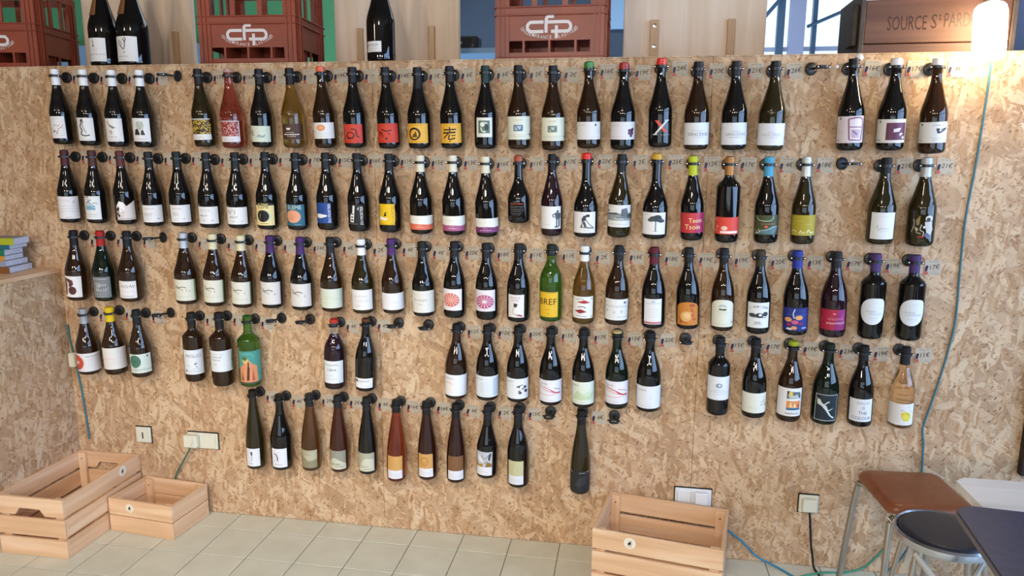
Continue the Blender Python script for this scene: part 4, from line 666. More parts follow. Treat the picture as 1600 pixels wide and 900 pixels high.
def dress(root, P, f0, f1, l0, l1, bg, art, seed, on_glass=False):
    zm = (l0 + l1) / 2; rr = rad_at(P, zm); W = (f1 - f0) * rr; Ht = l1 - l0
    def wrap(lift0):
        def w(s, z, lift):
            ph = f0 + s / rr; q = rad_at(P, l0 + z) + lift0 + lift
            return Vector((q * math.sin(ph), -q * math.cos(ph), l0 + z))
        return w
    kind = ''
    if ':' in bg: bg, kind = bg.split(':')
    A = parse_art(art, W, Ht, seed)
    if bg != 'none':
        pc = {'W': 'e0ddd8'}.get(bg, bg)
        me = art_mesh([(outline(kind, W, Ht), [tuple(range(len(outline(kind, W, Ht))))], pc)], wrap(.0004))
        lab = link('paper_label', me, M['paper'], root)
        if A.items: link('print', art_mesh(A.items, wrap(.00055)), M['ink'], lab)
    elif A.items: link('print', art_mesh(A.items, wrap(.0003)), M['ink'], root)

# holder prototype: a black plate on the wall, an arm and a rubber collar with two steel studs
def holder_meshes():
    b = bmesh.new(); lathe(b, [(.0215, .0), (.0223, .003), (.0210, .0085), (.0158, .0110), (.006, .0118)], 28, True, 'y'); plate = mesh_of(b, 35)
    b = bmesh.new(); box(b, -.0055, .0055, -.0490, -.0110, -.0035, .0035, .001); arm = mesh_of(b)
    b = bmesh.new(); n = 28; ri, ro, h = .0170, .0196, .0045
    rings = []
    for (q, z) in ((ri, -h), (ro, -h), (ro, h), (ri, h)): rings.append([b.verts.new((q * math.cos(2 * math.pi * i / n), -.0660 + q * math.sin(2 * math.pi * i / n), z)) for i in range(n)])
    for a_, b_ in ((0, 1), (1, 2), (2, 3), (3, 0)):
        for i in range(n): b.faces.new((rings[a_][i], rings[a_][(i + 1) % n], rings[b_][(i + 1) % n], rings[b_][i]))
    for s in (-1, 1): box(b, s * .0215 - .0035, s * .0215 + .0035, -.0705, -.0615, -.0045, .0045, .001)
    collar = mesh_of(b, 40)
    b = bmesh.new(); lathe(b, [(.0032, .0702), (.0032, .0722), (.0022, .0738), (.0008, .0742)], 12, True, 'y'); stud = mesh_of(b, 40)
    b = bmesh.new(); lathe(b, [(.0030, .0118), (.0028, .0128), (.0012, .0134)], 10, True, 'y'); screw = mesh_of(b, 40)
    for me, m_ in ((plate, 'black'), (arm, 'black'), (collar, 'black'), (stud, 'steel'), (screw, 'steel')): me.materials.append(M[m_])
    return plate, arm, collar, stud, screw
PLATE, ARM, COLLAR, STUD, SCREW = holder_meshes()
def holder(x, z, label, swing=0.0, group='bottle holders on the strand board'):
    t = empty('bottle_holder', (x, -.0005, z), (0, 0, swing))
    p = link('wall_plate', PLATE, None, t); link('screw', SCREW, None, p)
    link('arm', ARM, None, t); c = link('collar', COLLAR, None, t)
    for s in (-1, 1): link('stud', STUD, None, c, (s * .0215, 0, 0))
    return tag(t, label, 'bottle holder', group)
TAG_PAPER = boxme(-.027, .027, -.0006, 0, -.0265, .0265, 0, 'tag'); 
TAG_MAT = noisy_material('grey_tag_card', 'b0a38f', 'bbaf9c', 30, .6)
TAG_PAPER.materials.append(TAG_MAT)
def price_tag(x, z, price, label, seed):
    rng = random.Random(seed)
    o = link('price_tag', TAG_PAPER, None, None, (x, -.0012, z), (0, rng.uniform(-.07, .07), 0))
    A = Art(.05, .048); A.poly([(.001, .011), (.009, .013), (.012, .029), (.005, .031), (.002, .024)], '2c1a40'); A.poly([(.0, .001), (.013, .002), (.0085, .012), (.002, .012)], 'b8503f')
    for k in range(3): A.poly([(.012 + .011 * k, .0425), (.020 + .011 * k, .0425), (.020 + .011 * k, .0437), (.012 + .011 * k, .0437)], '6a6660')
    A.poly([(.030, .003), (.043, .003), (.043, .0042), (.030, .0042)], '8a857c')
    if price: A.text(price, .0305, .026, .0150, '0c0a10', .034, rng.uniform(-.05, .12), .18)
    else: A.scribble(.029, .026, .009, 2, '3a3632', rng, .02)
    me = art_mesh(A.items, lambda s, z_, l: Vector(((s - .025) * 1.08, -.0007 - l, (z_ - .024) * 1.1)), cuts=False)
    link('print', me, M['ink'], o)
    return tag(o, label, 'price tag', 'price tags on the strand board')

seen = {}
for i, f in enumerate(DATA):
    xb, zb, xt, zt, r = [float(q) for q in f[:5]]; shape, gl, cap = f[5:8]; f0, f1, l0, l1 = [float(q) for q in f[8:12]]; desc = f[13]
    H = math.sqrt((xt - xb) ** 2 + (YT - YB) ** 2 + (zt - zb) ** 2)
    al = math.asin(-(YT - YB) / H); be = math.asin((xt - xb) / H)
    root = empty('wine_bottle', (xb, YB, zb), (al, be, 0))
    tag(root, desc + ' held on the board', 'bottle', 'wine bottles held on the strand board')
    P = profile(shape, r, H)
    bottle_parts(root, P, H, r, gl, cap, 'clear neck' in desc)
    dress(root, P, f0, f1, max(l0, .0185), min(l1, H * .62), f[14], f[15], i)
    if 'swing-stoppered' in desc or 'white-stoppered' in desc:
        b = bmesh.new(); rn = rad_at(P, H * .93)
        for s in (-1, 1): tube(b, [(s * (rn + .002), 0, H - .045), (s * (rn + .003), -.002, H - .02), (s * (rn + .001), 0, H + .004)], .0011, 6)
        link('stopper_wire', mesh_of(b, 40), M['black'], root)
        if 'swing' in desc:
            b = bmesh.new(); lathe(b, [(.011, 0), (.0135, .004), (.0135, .011), (.009, .015)], 20); s_ = link('stopper', mesh_of(b, 40), cap_mat('e0ddda', True), root, (.012, 0, H - .001), (0, .5, 0))
    if 'frosted charcoal' in desc:
        b = bmesh.new(); lathe(b, [(rad_at(P, .02) + .0003, .012), (rad_at(P, .05) + .0003, .05), (rad_at(P, l1) + .0003, l1)], SEG, False); link('frosted_coat', mesh_of(b, 50), mat('frosted_charcoal_coat', '232529', .55), root)
    row = 0 if zt > 1.7 else 1 if zt > 1.4 else 2 if zt > 1.1 else 3 if zt > .75 else 4
    dz = .026 if row else .025
    k = dz / H; xr = xt + (xb - xt) * k; zr = zt + (zb - zt) * k
    holder(xr, zr, 'black holder of the ' + desc)
    tx = xr + .052 + .030 * min(max((xr - .6) / 1.8, 0), 1); tz = zr + (0, -.002, -.024, -.018, -.024)[row]
    price_tag(tx, tz, price_text(f[12]), 'price tag beside the ' + desc, i)
for (x, z, lab, sw) in ((-.347, 1.854, 'empty black holder after the fourth white-capped bottle of the top row', -.5), (2.03, 1.85, 'empty black holder beside the olive bottle with a faint white label', .4), (2.156, 1.531, 'empty black holder beside the mustard-labelled bottle', .4),
    (-.468, 1.211, 'empty black holder beside the bottle with a handwritten white label', -.5), (-.461, .893, 'empty black holder beside the bottle with the green disc label', -.4), (.039, .891, 'empty black holder beside the green straight bottle', -.25), (.163, .891, 'empty black holder before the red-capped clear-necked bottle', -.2),
    (.539, .892, 'empty black holder after the bottle with a label near its foot', -.1), (.661, .89, 'empty black holder before the brown bottle with faint orange wash', 0), (1.656, .881, 'empty black holder facing straight out between two groups of bottles', 0),
    (1.153, .561, 'empty black holder under the bottle with red swirling lines', 0), (1.402, .56, 'empty black holder under the cork-topped green-black bottle', 0)):
    holder(x, z, lab, sw)
for x, z in ((2.115, 1.856), (2.19, 1.541)):
    b = bmesh.new(); lathe(b, [(.005, 0), (.006, .004), (.003, .006)], 14, True, 'y')
    tag(link('push_pin', mesh_of(b, 40), M['white_plastic'], None, (x, -.0005, z)), 'white push pin in the board beside the empty holder ' + ('of the top row' if z > 1.7 else 'of the second row'), 'push pin', 'push pins')

# magnums standing on the ledge
def magnum(x, y, r, H, lab, label, art, sleeve):
    t = empty('magnum_bottle', (x, y, 1.9005)); P = profile('B', r, H)
    bottle_parts(t, P, H, r, 'k', '17161a:.07')
    dress(t, P, lab[0], lab[1], lab[2], lab[3], 'W', art, 77 + int(x * 10))
    if sleeve:
        b = bmesh.new(); f0_ = lab[0]; pts = []
        me = art_mesh([([(0, 0), (.05, 0), (.05, .12), (0, .12)], [(0, 1, 2, 3)], '7a5230')], lambda s, z, l: Vector(((rad_at(P, .205 + z) + .003) * math.sin(-.9 + s / .05), -(rad_at(P, .205 + z) + .003) * math.cos(-.9 + s / .05), .205 + z)))
        link('kraft_neck_label', me, M['paper'], t)
    return tag(t, label, 'bottle', 'magnum bottles on the ledge')
magnum(-.745, .11, .057, .37, (-.75, .72, .022, .115), 'black magnum on the ledge whose label has a small figure sketch', 'S 6a6a6a .04 .35 .92 .42 .8 .36 .7;E .4 .66 .04 .05 4a4a4a;Z a0a0a0 .05 .45 .5 10;L 8a8a8a .05 .95 .3 .02', True)
magnum(-.612, .11, .062, .37, (-.70, .85, .020, .118), 'black magnum on the ledge whose label has a large bird sketch', 'S 5a5a58 .04 .2 .8 .3 .6 .45 .5 .5 .75 .42 .9;S 5a5a58 .04 .5 .75 .55 .9 .48 .95;S 7a7a76 .03 .2 .85 .35 .75 .3 .6;P 3a3a3a .4 .36 .5 .4 .46 .34;L 8a8a8a .15 .6 .2 .02', True)
magnum(.455, .11, .055, .37, (-.85, .35, .040, .080), 'black magnum standing alone with a low white label', 'Z 44464a .3 .35 .64 9;L b0b0b4 .1 .9 .3 .03', False)

# ================================================================== CRATES ON THE LEDGE
def plastic_crate(x, y, rot, label):
    """x, y: front corner on the negative x side; 0.40 wide, 0.30 deep."""
    W, D, H = .40, .30, .34
    t = empty('plastic_bottle_crate', (x, y, 1.9005), (0, 0, rot))
    m = M['red_plastic']
    def wall(L, name, logo):
        b = bmesh.new(); th = .006
        # flange, lower windows, panel, rails, posts, handle opening
        box(b, 0, L, -.012, .004, 0, .012, .002)
        box(b, .012, L - .012, 0, th, .012, .028)
        n = 4; inner = L - .09; x0 = .045
        cuts = [0, .19, .5, .81, 1] if L > .35 else [0, .5, 1]
        box(b, .012, x0, 0, th, .028, .070); box(b, L - x0, L - .012, 0, th, .028, .070)
        for c in cuts[1:-1]: box(b, x0 + c * inner - .004, x0 + c * inner + .004, -.001, th, .028, .070)
        box(b, .012, L - .012, 0, th, .070, .178)
        for z in (.158, .186): box(b, -.006, L + .006, -.010, .004, z, z + .005, .001)
        box(b, .03, L - .03, -.003, th, .163, .186)
        for (xa, xb) in ((0, .05), (L - .05, L)):
            box(b, xa, xb, -.004, th, .006, H)
            for q in (.012, .030): box(b, xa + q, xa + q + .005, -.009, -.003, .012, H)
        for c in (.36, .64): box(b, L * c - .010, L * c + .010, -.002, th, .186, H)
        box(b, 0, L, -.008, th, H - .03, H)
        return link(name, mesh_of(b), m, t)
    def place(o, px, py, a): o.location = (px, py, 0); o.rotation_euler = (0, 0, a); return o
    front = place(wall(W, 'front_panel', True), 0, 0, 0)
    place(wall(D - .014, 'side_panel', False), W, .0135, R(90)); place(wall(D - .014, 'side_panel', False), 0, D - .0005, R(-90))
    place(wall(W, 'back_panel', True), W, D + .013, R(180))
    link('crate_bottom', boxme(.013, W - .013, .013, D - .001, .001, .008), m, t)
    b = bmesh.new(); box(b, .015, W - .015, D / 2 - .002, D / 2 + .002, .009, .15)
    for q in (.25, .5, .75): box(b, W * q - .002, W * q + .002, .014, D / 2 - .003, .009, .15); box(b, W * q - .002, W * q + .002, D / 2 + .003, D - .002, .009, .15)
    link('divider', mesh_of(b), m, t)
    # logo: thick rounded letters and the arc of small capitals
    A = Art(W, H); w = .0115; c = 'd8cfcb'; x0, z0 = .20, .118
    g = .0165
    def half(sx, xa, xb): return [(x0 + xa, z0 + g), (x0 + xb, z0 + g), (x0 + xb + sx * .009, z0 + g - .003), (x0 + xb + sx * .0145, z0 + g - .009), (x0 + xb + sx * .016, z0), (x0 + xb + sx * .0145, z0 - g + .009), (x0 + xb + sx * .009, z0 - g + .003), (x0 + xb, z0 - g), (x0 + xa, z0 - g)]
    A.stroke(half(-1, -.022, -.066), w, c)
    A.stroke([(x0 - .0125, z0 - .021), (x0 - .0125, z0 + .022), (x0 - .010, z0 + .031), (x0 - .003, z0 + .0355), (x0 + .016, z0 + .0355)], w, c)
    A.stroke([(x0 - .010, z0 + .0165), (x0 + .012, z0 + .0165)], w, c)
    A.stroke([(x0 + .0255, z0 + .004), (x0 + .0255, z0 - .041)], w, c)
    A.stroke(half(1, .006, .062), w, c)
    word = 'CAISSE#FRANCE PLASTIQUES'; n = len(word)
    for k, ch in enumerate(word):
        q = ((k + .5) / n * 2 - 1) * 1.28; px = x0 - .001 + .107 * math.sin(q); pz = z0 + .012 - .049 * math.cos(q); an = q * .62
        if ch == '#': A.poly([(px - .004, pz - .004), (px + .004, pz - .004), (px + .004, pz + .005), (px - .004, pz + .005)], c)
        elif ch != ' ' and abs(px - x0 - .0255) > .008: A.text(ch, px, pz, .0125, c, .0085, an)
    me = art_mesh(A.items, lambda s, z_, l: Vector((s, -.0009 - l, z_)), cuts=False)
    link('print', me, M['white_ink'], front)
    return tag(t, label, 'bottle crate', 'red plastic bottle crates on the ledge')
plastic_crate(-1.462, 0.044, R(11), 'red brown plastic bottle crate cut off beside the two magnum bottles')
plastic_crate(-.289, .07, R(4), 'red brown plastic bottle crate with white logo before the mint green wall')
plastic_crate(.920, .06, R(-.5), 'red brown plastic bottle crate with white logo before the slate blue wall')
# old wooden crate with carved lettering
t = empty('old_wooden_crate', (2.19, .03, 1.9005), (0, 0, R(-1.5)))
fp = link('front_board', boxme(.012, .46, 0, .014, .034, .175, .002), M['oldwood'], t)
link('bottom_rail', boxme(0, .46, -.002, .013, 0, .031, .002), M['oldwood'], t)
link('end_board', boxme(-.006, .011, -.004, .29, .0, .20, .002), M['oldwood_y_shade'], t)
link('end_board', boxme(.461, .478, -.004, .29, .0, .18, .002), M['oldwood_y_shade'], t)
link('back_board', boxme(.012, .46, .276, .29, 0, .175, .002), M['oldwood'], t)
link('crate_bottom', boxme(.012, .46, .015, .275, 0, .010), M['oldwood'], t)
link('end_batten', boxme(-.024, -.0065, .02, .10, .03, .165, .002), M['oldwood_y_shade'], t)
A = Art(.46, .175)
for s, xa, xb, zc, h in (('SOURCE', .082, .205, .098, .046), ('S', .218, .236, .101, .046), ('t', .241, .249, .114, .022), ('PARDOUX', .258, .412, .104, .046)):
    A.text(s, (xa + xb) / 2, zc, h, '2b160f', None, 0.0, 0.0, xb - xa)
link('print', art_mesh(A.items, lambda s, z_, l: Vector((s, -.0004 - l, z_)), cuts=False), M['ink'], fp)
tag(t, 'old brown wooden crate with carved capital letters behind the glowing lamp', 'crate')
# black device on a pale worktop in the far room
link('worktop', boxme(.30, 1.2, .80, 1.30, 2.03, 2.055, .002), M['blue_paint'], fr)
t = empty('camera_device', (.61, .95, 2.0555))
link('body', boxme(-.062, .062, -.04, .04, 0, .072, .008), M['black'], t); b = bmesh.new(); lathe(b, [(.026, .04), (.026, .060), (.018, .062)], 20, True, 'y', (.02, 0, .028)); link('lens', mesh_of(b, 40), M['black'], t); link('button', boxme(-.03, -.02, -.046, -.0405, .036, .044), M['white_plastic'], t)
tag(t, 'small black device lying on the pale blue worktop', 'device')

# ================================================================== LAMP
t = empty('wall_lamp', (2.556, -.075, 1.862), (0, R(-4), 0))
b = bmesh.new(); lathe(b, [(.030, 0), (.043, .002), (.0465, .010), (.0475, .06), (.0480, .125), (.0470, .150), (.043, .164), (.035, .173), (.024, .177)], 36); link('glass_shade', mesh_of(b, 40), M['frosted'], t)
b = bmesh.new(); lathe(b, [(.0215, .1775), (.0220, .179), (.0220, .225), (.020, .235)], 28); link('socket', mesh_of(b, 40), M['chrome'], t)
b = bmesh.new(); tube(b, [(0, 0, .236), (0, 0, .5), (.01, 0, 1.13)], .003); link('hanging_cord', mesh_of(b, 40), M['cord_teal'], t)
tag(t, 'glowing frosted glass bottle lamp hanging in front of the old wooden crate', 'lamp')
light('lamp_glow', 'POINT', (2.545, -.135, 1.92), 5, (1.0, .80, .50), shadow_soft_size=.03)
pts = [(2.591, -.008, 1.895), (2.594, -.006, 1.80), (2.592, -.005, 1.714), (2.585, -.005, 1.53), (2.573, -.005, 1.352), (2.575, -.005, 1.16), (2.579, -.005, .992), (2.567, -.005, .88), (2.551, -.005, .78), (2.528, -.006, .665), (2.511, -.008, .585), (2.520, -.006, .53), (2.525, -.005, .443), (2.53, -.006, .30), (2.50, -.012, .10), (2.42, -.03, .006)]
tag(link('lamp_cord', tubeme(pts, .0038, 8, 4), M['cord_teal']), 'teal cord running down the board from the glowing lamp', 'cord')
# cord in the corner by the counter, with its inline switch
t = empty('corner_cord', (-.945, -.006, .66))
link('cord', tubeme([(-.015, 0, .16), (-.010, 0, .09), (.0, 0, .035)], .0038, 8, 3), M['cord_teal'], t)
link('cord', tubeme([(.008, 0, -.028), (.022, 0, -.14), (.03, 0, -.26), (.035, 0, -.36)], .0038, 8, 3), M['cord_teal'], t)
link('inline_switch', boxme(-.015, .015, -.019, .004, -.028, .036, .005), M['cream_plastic'], t)
tag(t, 'teal cord with a cream inline switch in the corner by the counter', 'cord')
# floor cords
tag(link('floor_cord', tubeme([(1.748, -.014, .216), (1.775, -.016, .19), (1.83, -.013, .14), (1.905, -.012, .085), (1.965, -.02, .03), (2.03, -.035, .006), (2.10, -.11, .004), (2.18, -.20, .004), (2.3, -.3, .004)], .004, 8, 5), M['cord_blue']), 'blue cord dropping from the double socket to the floor', 'cord')
tag(link('floor_cord', tubeme([(2.02, -.15, .004), (2.10, -.10, .004), (2.20, -.05, .004), (2.28, -.035, .004), (2.36, -.022, .03), (2.43, -.014, .12)], .004, 8, 5), mat('green_cord', '3f8a6c', .7)), 'green cord lying on the tiles behind the leather stool', 'cord')

# ================================================================== SOCKETS
def plate(x, z, w, h, name, label, cat, m='cream_plastic', group=None):
    t = empty(name, (x, -.0005, z)); link('recess', boxme(-w / 2 - .004, w / 2 + .003, -.0012, 0, -h / 2 - .004, h / 2 + .004), M['dark'], t)
    link('frame', boxme(-w / 2, w / 2, -.0095, -.0015, -h / 2, h / 2, .002), M[m], t); return tag(t, label, cat, group)
def px_plate(): pass
t = plate(-.6385, .338, .070, .070, 'data_socket', 'single cream wall plate with a dark vertical slot above the big crate', 'socket', group='wall sockets')
link('rocker', boxme(-.026, .026, -.0125, -.0097, -.026, .026, .001), M['cream_plastic'], t)
A = Art(.07, .07); A.stroke([(.035, .020), (.035, .048)], .006, '17171a', False); A.stroke([(.0315, .022), (.0385, .022)], .003, '17171a', False); A.stroke([(.031, .0445), (.035, .048)], .003, '17171a', False)
link('print', art_mesh(A.items, lambda s, z_, l: Vector((s - .035, -.0127 - l, z_ - .035)), cuts=False), M['ink'], t)
t = plate(-.355, .331, .140, .070, 'double_socket', 'double cream wall socket with a plug and green cord above the small crate', 'socket', group='wall sockets')
link('rocker', boxme(.005, .060, -.0125, -.0097, -.028, .028, .001), M['cream_plastic'], t)
b = bmesh.new(); box(b, -.075, -.012, -.040, -.0097, -.026, .030, .006); tube(b, [(-.02, -.042, .02), (-.035, -.043, -.012)], .002); link('adapter_plug', mesh_of(b, 30), M['cream_plastic'], t)
link('cord', tubeme([(-.052, -.022, -.026), (-.066, -.025, -.055), (-.095, -.022, -.10), (-.135, -.012, -.16), (-.15, -.008, -.20)], .004, 8, 4), mat('grey_green_cord', '47705c', .7), t)
t = plate(1.715, .247, .138, .072, 'double_socket', 'double white wall socket with a blue corded plug behind the open crate', 'socket', 'white_plastic', 'wall sockets')
link('rocker', boxme(-.060, -.008, -.0155, -.0097, -.028, .028, .002), M['white_plastic'], t)
link('cord', tubeme([(.034, -.030, -.021), (.040, -.034, -.034), (.058, -.030, -.060), (.075, -.022, -.095)], .004, 8, 4), M['cord_blue'], t)
link('plug', boxme(.004, .056, -.034, -.0097, -.022, .030, .005), M['white_plastic'], t)
t = plate(2.142, .258, .070, .070, 'single_socket', 'single white wall socket with a black cord beside the leather stool', 'socket', 'cream_plastic', 'wall sockets')
link('plug', boxme(-.026, .026, -.030, -.0097, -.026, .026, .004), M['cream_plastic'], t)
link('cord', tubeme([(.002, -.022, -.026), (.006, -.024, -.06), (.012, -.022, -.11), (.018, -.02, -.16), (.028, -.018, -.21), (.036, -.03, -.254), (.06, -.16, -.254), (.07, -.35, -.254)], .0042, 8, 4), M['cord_black'], t)

# ================================================================== WOODEN CRATES ON THE FLOOR
def wine_crate(W, D, H, rows, loc, rot, label, sticker, gap, handles=False):
    t = empty('wooden_crate', loc, (0, 0, rot)); th = .011; sh = (H - gap * (rows - 1)) / rows
    def slat(x0, x1, y0, y1, z0, z1, m, notch=None):
        b = bmesh.new()
        if notch:
            c = (x0 + x1) / 2
            pr = [(x0, z0), (c - .065, z0), (c - .045, z0 + .028), (c + .045, z0 + .028), (c + .065, z0), (x1, z0), (x1, z1), (x0, z1)]
            f_ = [b.verts.new((p[0], y0, p[1])) for p in pr]; g_ = [b.verts.new((p[0], y1, p[1])) for p in pr]
            b.faces.new(f_); b.faces.new(g_[::-1])
            for k in range(len(pr)): b.faces.new((f_[k], g_[k], g_[(k + 1) % len(pr)], f_[(k + 1) % len(pr)]))
        else: box(b, x0, x1, y0, y1, z0, z1, .0012)
        return link('slat', mesh_of(b), M[m], t)
    first = None
    for k in range(rows):
        z0 = k * (sh + gap); z1 = z0 + sh; n_ = handles and k == rows - 1
        s = slat(0, W, 0, th, z0, z1, 'pine', n_); slat(0, W, D - th, D, z0, z1, 'pine', n_)
        r_ = slat(W - th, W, th + .0005, D - th - .0005, z0, z1, 'pine_y'); slat(0, th, th + .0005, D - th - .0005, z0, z1, 'pine_y')
        if k == rows - 1: first = (s, r_)
    for (x0, x1) in ((th + .0005, th + .034), (W - th - .034, W - th - .0005)):
        for (y0, y1) in ((th + .0005, th + .016), (D - th - .016, D - th - .0005)):
            p_ = link('corner_post', boxme(x0, x1, y0, y1, .010, H - .003, .001), M['pine_z'], t)
            for z in (H - .03, .03):
                b = bmesh.new(); yy = y1 if y0 < D / 2 else y0; lathe(b, [(.003, 0), (.003, .0008)], 8, True, 'y', ((x0 + x1) / 2, yy + (.0008 if y0 < D / 2 else 0), z)); link('nail', mesh_of(b), M['trim'], p_)
    n = max(3, int(D / .085))
    for k in range(n):
        y0 = th + .001 + (D - 2 * th - .002) * k / n; link('bottom_slat', boxme(th + .001, W - th - .001, y0 + .002, y0 + (D - 2 * th) / n - .004, .001, .009), M['pine'], t)
    if sticker:
        side, c, z, rad = sticker; host = first[0] if side == 'front' else first[1]
        A = Art(1, 1); A.ell(0, 0, rad, rad, 'e6e0cc', 28)
        A.poly([(-.35 * rad, .0), (-.1 * rad, .12 * rad), (-.3 * rad, .55 * rad), (.02 * rad, .2 * rad), (.28 * rad, .6 * rad), (.18 * rad, .05 * rad), (.45 * rad, -.1 * rad), (.1 * rad, -.1 * rad), (.25 * rad, -.45 * rad), (-.05 * rad, -.25 * rad), (-.25 * rad, -.5 * rad)], '17151c')
        A.ell(.12 * rad, -.3 * rad, .1 * rad, .14 * rad, 'a03038'); A.stroke([(-.4 * rad, -.62 * rad), (.4 * rad, -.62 * rad)], .07 * rad, '7a766c', False)
        if side == 'front': wr = lambda s, z_, l: Vector((c + s, -.0004 - l, z + z_))
        else: wr = lambda s, z_, l: Vector((W + .0004 + l, c + s, z + z_))
        link('sticker', art_mesh(A.items, wr, cuts=False), M['ink'], host)
    return tag(t, label, 'wooden crate', 'wooden wine crates on the floor')
wine_crate(.296, .448, .243, 3, (-.966, -.452, .0005), 0, 'large pale pine crate standing against the counter with hand holes', ('side', .335, .215, .022), .012, True)
wine_crate(.310, .222, .145, 2, (-.664, -.2235, .0005), R(-5.5), 'small low pine crate beside the large crate', ('front', .105, .112, .019), .004)
wine_crate(.452, .312, .245, 3, (1.342, -.312, .0005), R(-9.8), 'open pine crate alone under the double socket with a round sticker', ('front', .135, .213, .021), .012)

# ================================================================== BOOKS ON THE COUNTER
rng = random.Random(3)
def book(x1, yf, z, w, d, th, cover, rot, label):
    """corner nearest the shop at (x1, yf); the spine runs along -x, the trimmed pages face +x."""
    t = empty('book', (x1, yf, z), (0, 0, rot))
    link('pages', boxme(-w + .003, -.0015, .0035, d - .001, .0016, th - .0016), BOOKPAGE, t)
    b = bmesh.new(); box(b, -w, 0, .003, d, 0, .0015); box(b, -w, 0, .003, d, th - .0015, th); link('cover', mesh_of(b), BOOKEDGE, t)
    link('spine', boxme(-w, 0, 0, .0034, 0, th, .0008), cover, t)
    return tag(t, label, 'book', 'books stacked on the counter')
BOOKPAGE = noisy_material('book_pages', 'b9bccb', 'd0d2dc', 90, .7)
BOOKEDGE = mat('book_cover_edge', '8f8d92', .5)
z = 1.0665
for (x1, th, cc, label, d, rot) in ((-1.055, .026, '7a4a24', 'bottom book of the stack with a brown spine', .145, 9),
    (-1.072, .024, '8a8c96', 'second book from the bottom with a pale grey spine', .140, 8),
    (-1.072, .020, 'b8822c', 'book of the stack with an orange spine', .118, 9),
    (-1.070, .026, '1f6a4a', 'book with a green spine in the middle of the stack', .116, 9),
    (-1.042, .018, '1d5a6a', 'thin book with a teal spine near the top of the stack', .112, 10),
    (-1.020, .028, '9aa020', 'topmost book of the stack with a yellow green spine', .106, 12)):
    book(x1, -.17, z, .20, d, th, mat('book_spine_' + cc, cc, .4), R(rot), label); z += th + .0008

# ================================================================== TABLES AND STOOLS
def rounded_top(x0, x1, y0, y1, r_, z0, z1, n=6, soft=.012, seg=3):
    b = bmesh.new(); pts = []
    for (cx, cy, a0) in ((x1 - r_, y1 - r_, 0), (x0 + r_, y1 - r_, 90), (x0 + r_, y0 + r_, 180), (x1 - r_, y0 + r_, 270)):
        for k in range(n + 1): a = R(a0 + 90 * k / n); pts.append((cx + r_ * math.cos(a), cy + r_ * math.sin(a)))
    lo = [b.verts.new((p[0], p[1], z0)) for p in pts]; hi = [b.verts.new((p[0], p[1], z1)) for p in pts]
    b.faces.new(lo[::-1]); f_ = b.faces.new(hi)
    for k in range(len(pts)): b.faces.new((lo[k], lo[(k + 1) % len(pts)], hi[(k + 1) % len(pts)], hi[k]))
    bmesh.ops.bevel(b, geom=[e for e in f_.edges], offset=min(.25 * (z1 - z0), .012) if soft == .012 else soft, segments=seg, affect='EDGES')
    return b
t = empty('white_table', (2.62, -1.05, 0))
link('tabletop', mesh_of(rounded_top(-.345, .36, .045, .232, .025, .728, .750), 30), M['whitewood'], t)
for sx in (-.22, .30):
    for sy in (.075, .19): link('leg', tubeme([(sx, sy, .001), (sx, sy, .727)], .014), M['post_grey'], t)
tag(t, 'whitewashed table top with a rounded corner beside the leather stool', 'table')
t = empty('dark_table', (2.490, -1.398, 0), (0, 0, R(-6)))
link('tabletop', mesh_of(rounded_top(-.335, .40, -.34, .34, .035, .7525, .772), 30), M['navytop'], t)
link('edge_band', mesh_of(rounded_top(-.337, .402, -.342, .342, .036, .7545, .766), 30), M['navyedge'], t)
for sx in (.05, .35):
    for sy in (-.29, .24): link('leg', tubeme([(sx, sy, .001), (sx, sy, .752)], .014), M['post_grey'], t)
tag(t, 'dark navy table with a pale edge overlapping the white table', 'table')
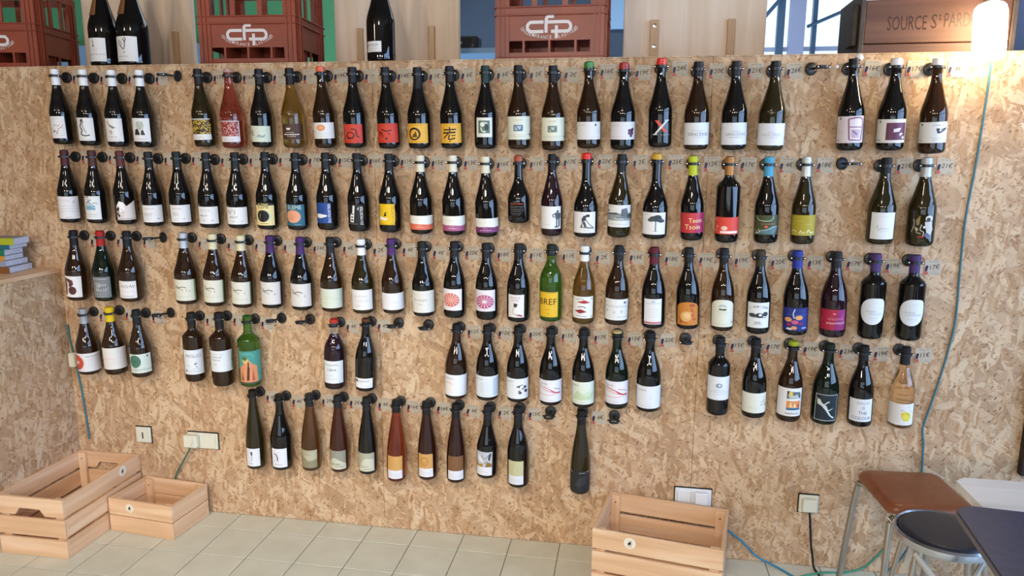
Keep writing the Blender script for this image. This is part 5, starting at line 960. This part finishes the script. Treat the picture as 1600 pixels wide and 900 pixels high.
# brown leather stool
t = empty('leather_stool', (2.41, -.255, 0), (0, 0, R(4)))
b = bmesh.new(); rings = []
for ins, z_ in [(.006, .432), (.0, .436), (.0, .444)] + [(.030 * (1 - math.cos(R(a))), .444 + .022 * math.sin(R(a))) for a in (15, 30, 45, 60, 75, 90)] + [(.07, .4685), (.11, .4695)]:
    q = []; rr_ = max(.038 - ins * .5, .012)
    for (cx, cy, a0) in ((.138 - ins - rr_, .145 - ins - rr_, 0), (-.138 + ins + rr_, .145 - ins - rr_, 90), (-.138 + ins + rr_, -.145 + ins + rr_, 180), (.138 - ins - rr_, -.145 + ins + rr_, 270)):
        q += [b.verts.new((cx + rr_ * math.cos(R(a0 + 15 * k)), cy + rr_ * math.sin(R(a0 + 15 * k)), z_)) for k in range(7)]
    rings.append(q)
for p_, q in zip(rings, rings[1:]):
    for k in range(len(q)): b.faces.new((p_[k], p_[(k + 1) % len(q)], q[(k + 1) % len(q)], q[k]))
b.faces.new(rings[0][::-1]); b.faces.new(rings[-1])
link('seat_pad', mesh_of(b, 50), M['leather'], t)
link('seat_shell', mesh_of(rounded_top(-.128, .128, -.135, .135, .03, .424, .4315), 40), M['brass'], t)
for sx in (-1, 1):
    for sy in (-1, 1): link('leg', tubeme([(sx * .075, sy * .09, .418), (sx * .118, sy * .125, .412), (sx * .132, sy * .142, .37), (sx * .150, sy * .178, .002)], .0105, 12, 4), M['brass'], t)
tag(t, 'brown leather topped stool with tubular metal legs against the board', 'stool')
# round folding stool
t = empty('round_stool', (2.387, -.552, 0)); t.scale = (.81, .81, 1)
b = bmesh.new(); lathe(b, [(.135, .446), (.150, .448), (.153, .458), (.146, .468), (.12, .471), (.04, .472)], 48); link('seat_pad', mesh_of(b, 50), M['navy'], t)
b = bmesh.new(); rr = [(.1545, .441), (.166, .441), (.1695, .450), (.168, .462), (.160, .468), (.1545, .464)]
lathe(b, rr + [rr[0]], 48, False); link('chrome_rim', mesh_of(b, 40), M['chrome'], t)
link('rim_plate', boxme(-.11, .11, -.11, .11, .438, .4455), M['post_grey'], t)
for a in (30, 150, 210, 330):
    ca, sa = math.cos(R(a)), math.sin(R(a)); link('leg', tubeme([(ca * .125, sa * .125, .437), (ca * .20, sa * .20, .002)], .0095, 10), M['brass'], t)
link('brace', tubeme([(-.12, -.07, .42), (.02, -.14, .27)], .010, 8), M['pale_plastic'], t)
link('brace', tubeme([(.12, -.06, .42), (-.01, -.15, .26)], .010, 8), M['pale_plastic'], t)
tag(t, 'round stool with a dark seat and chrome rim under the dark table', 'stool')
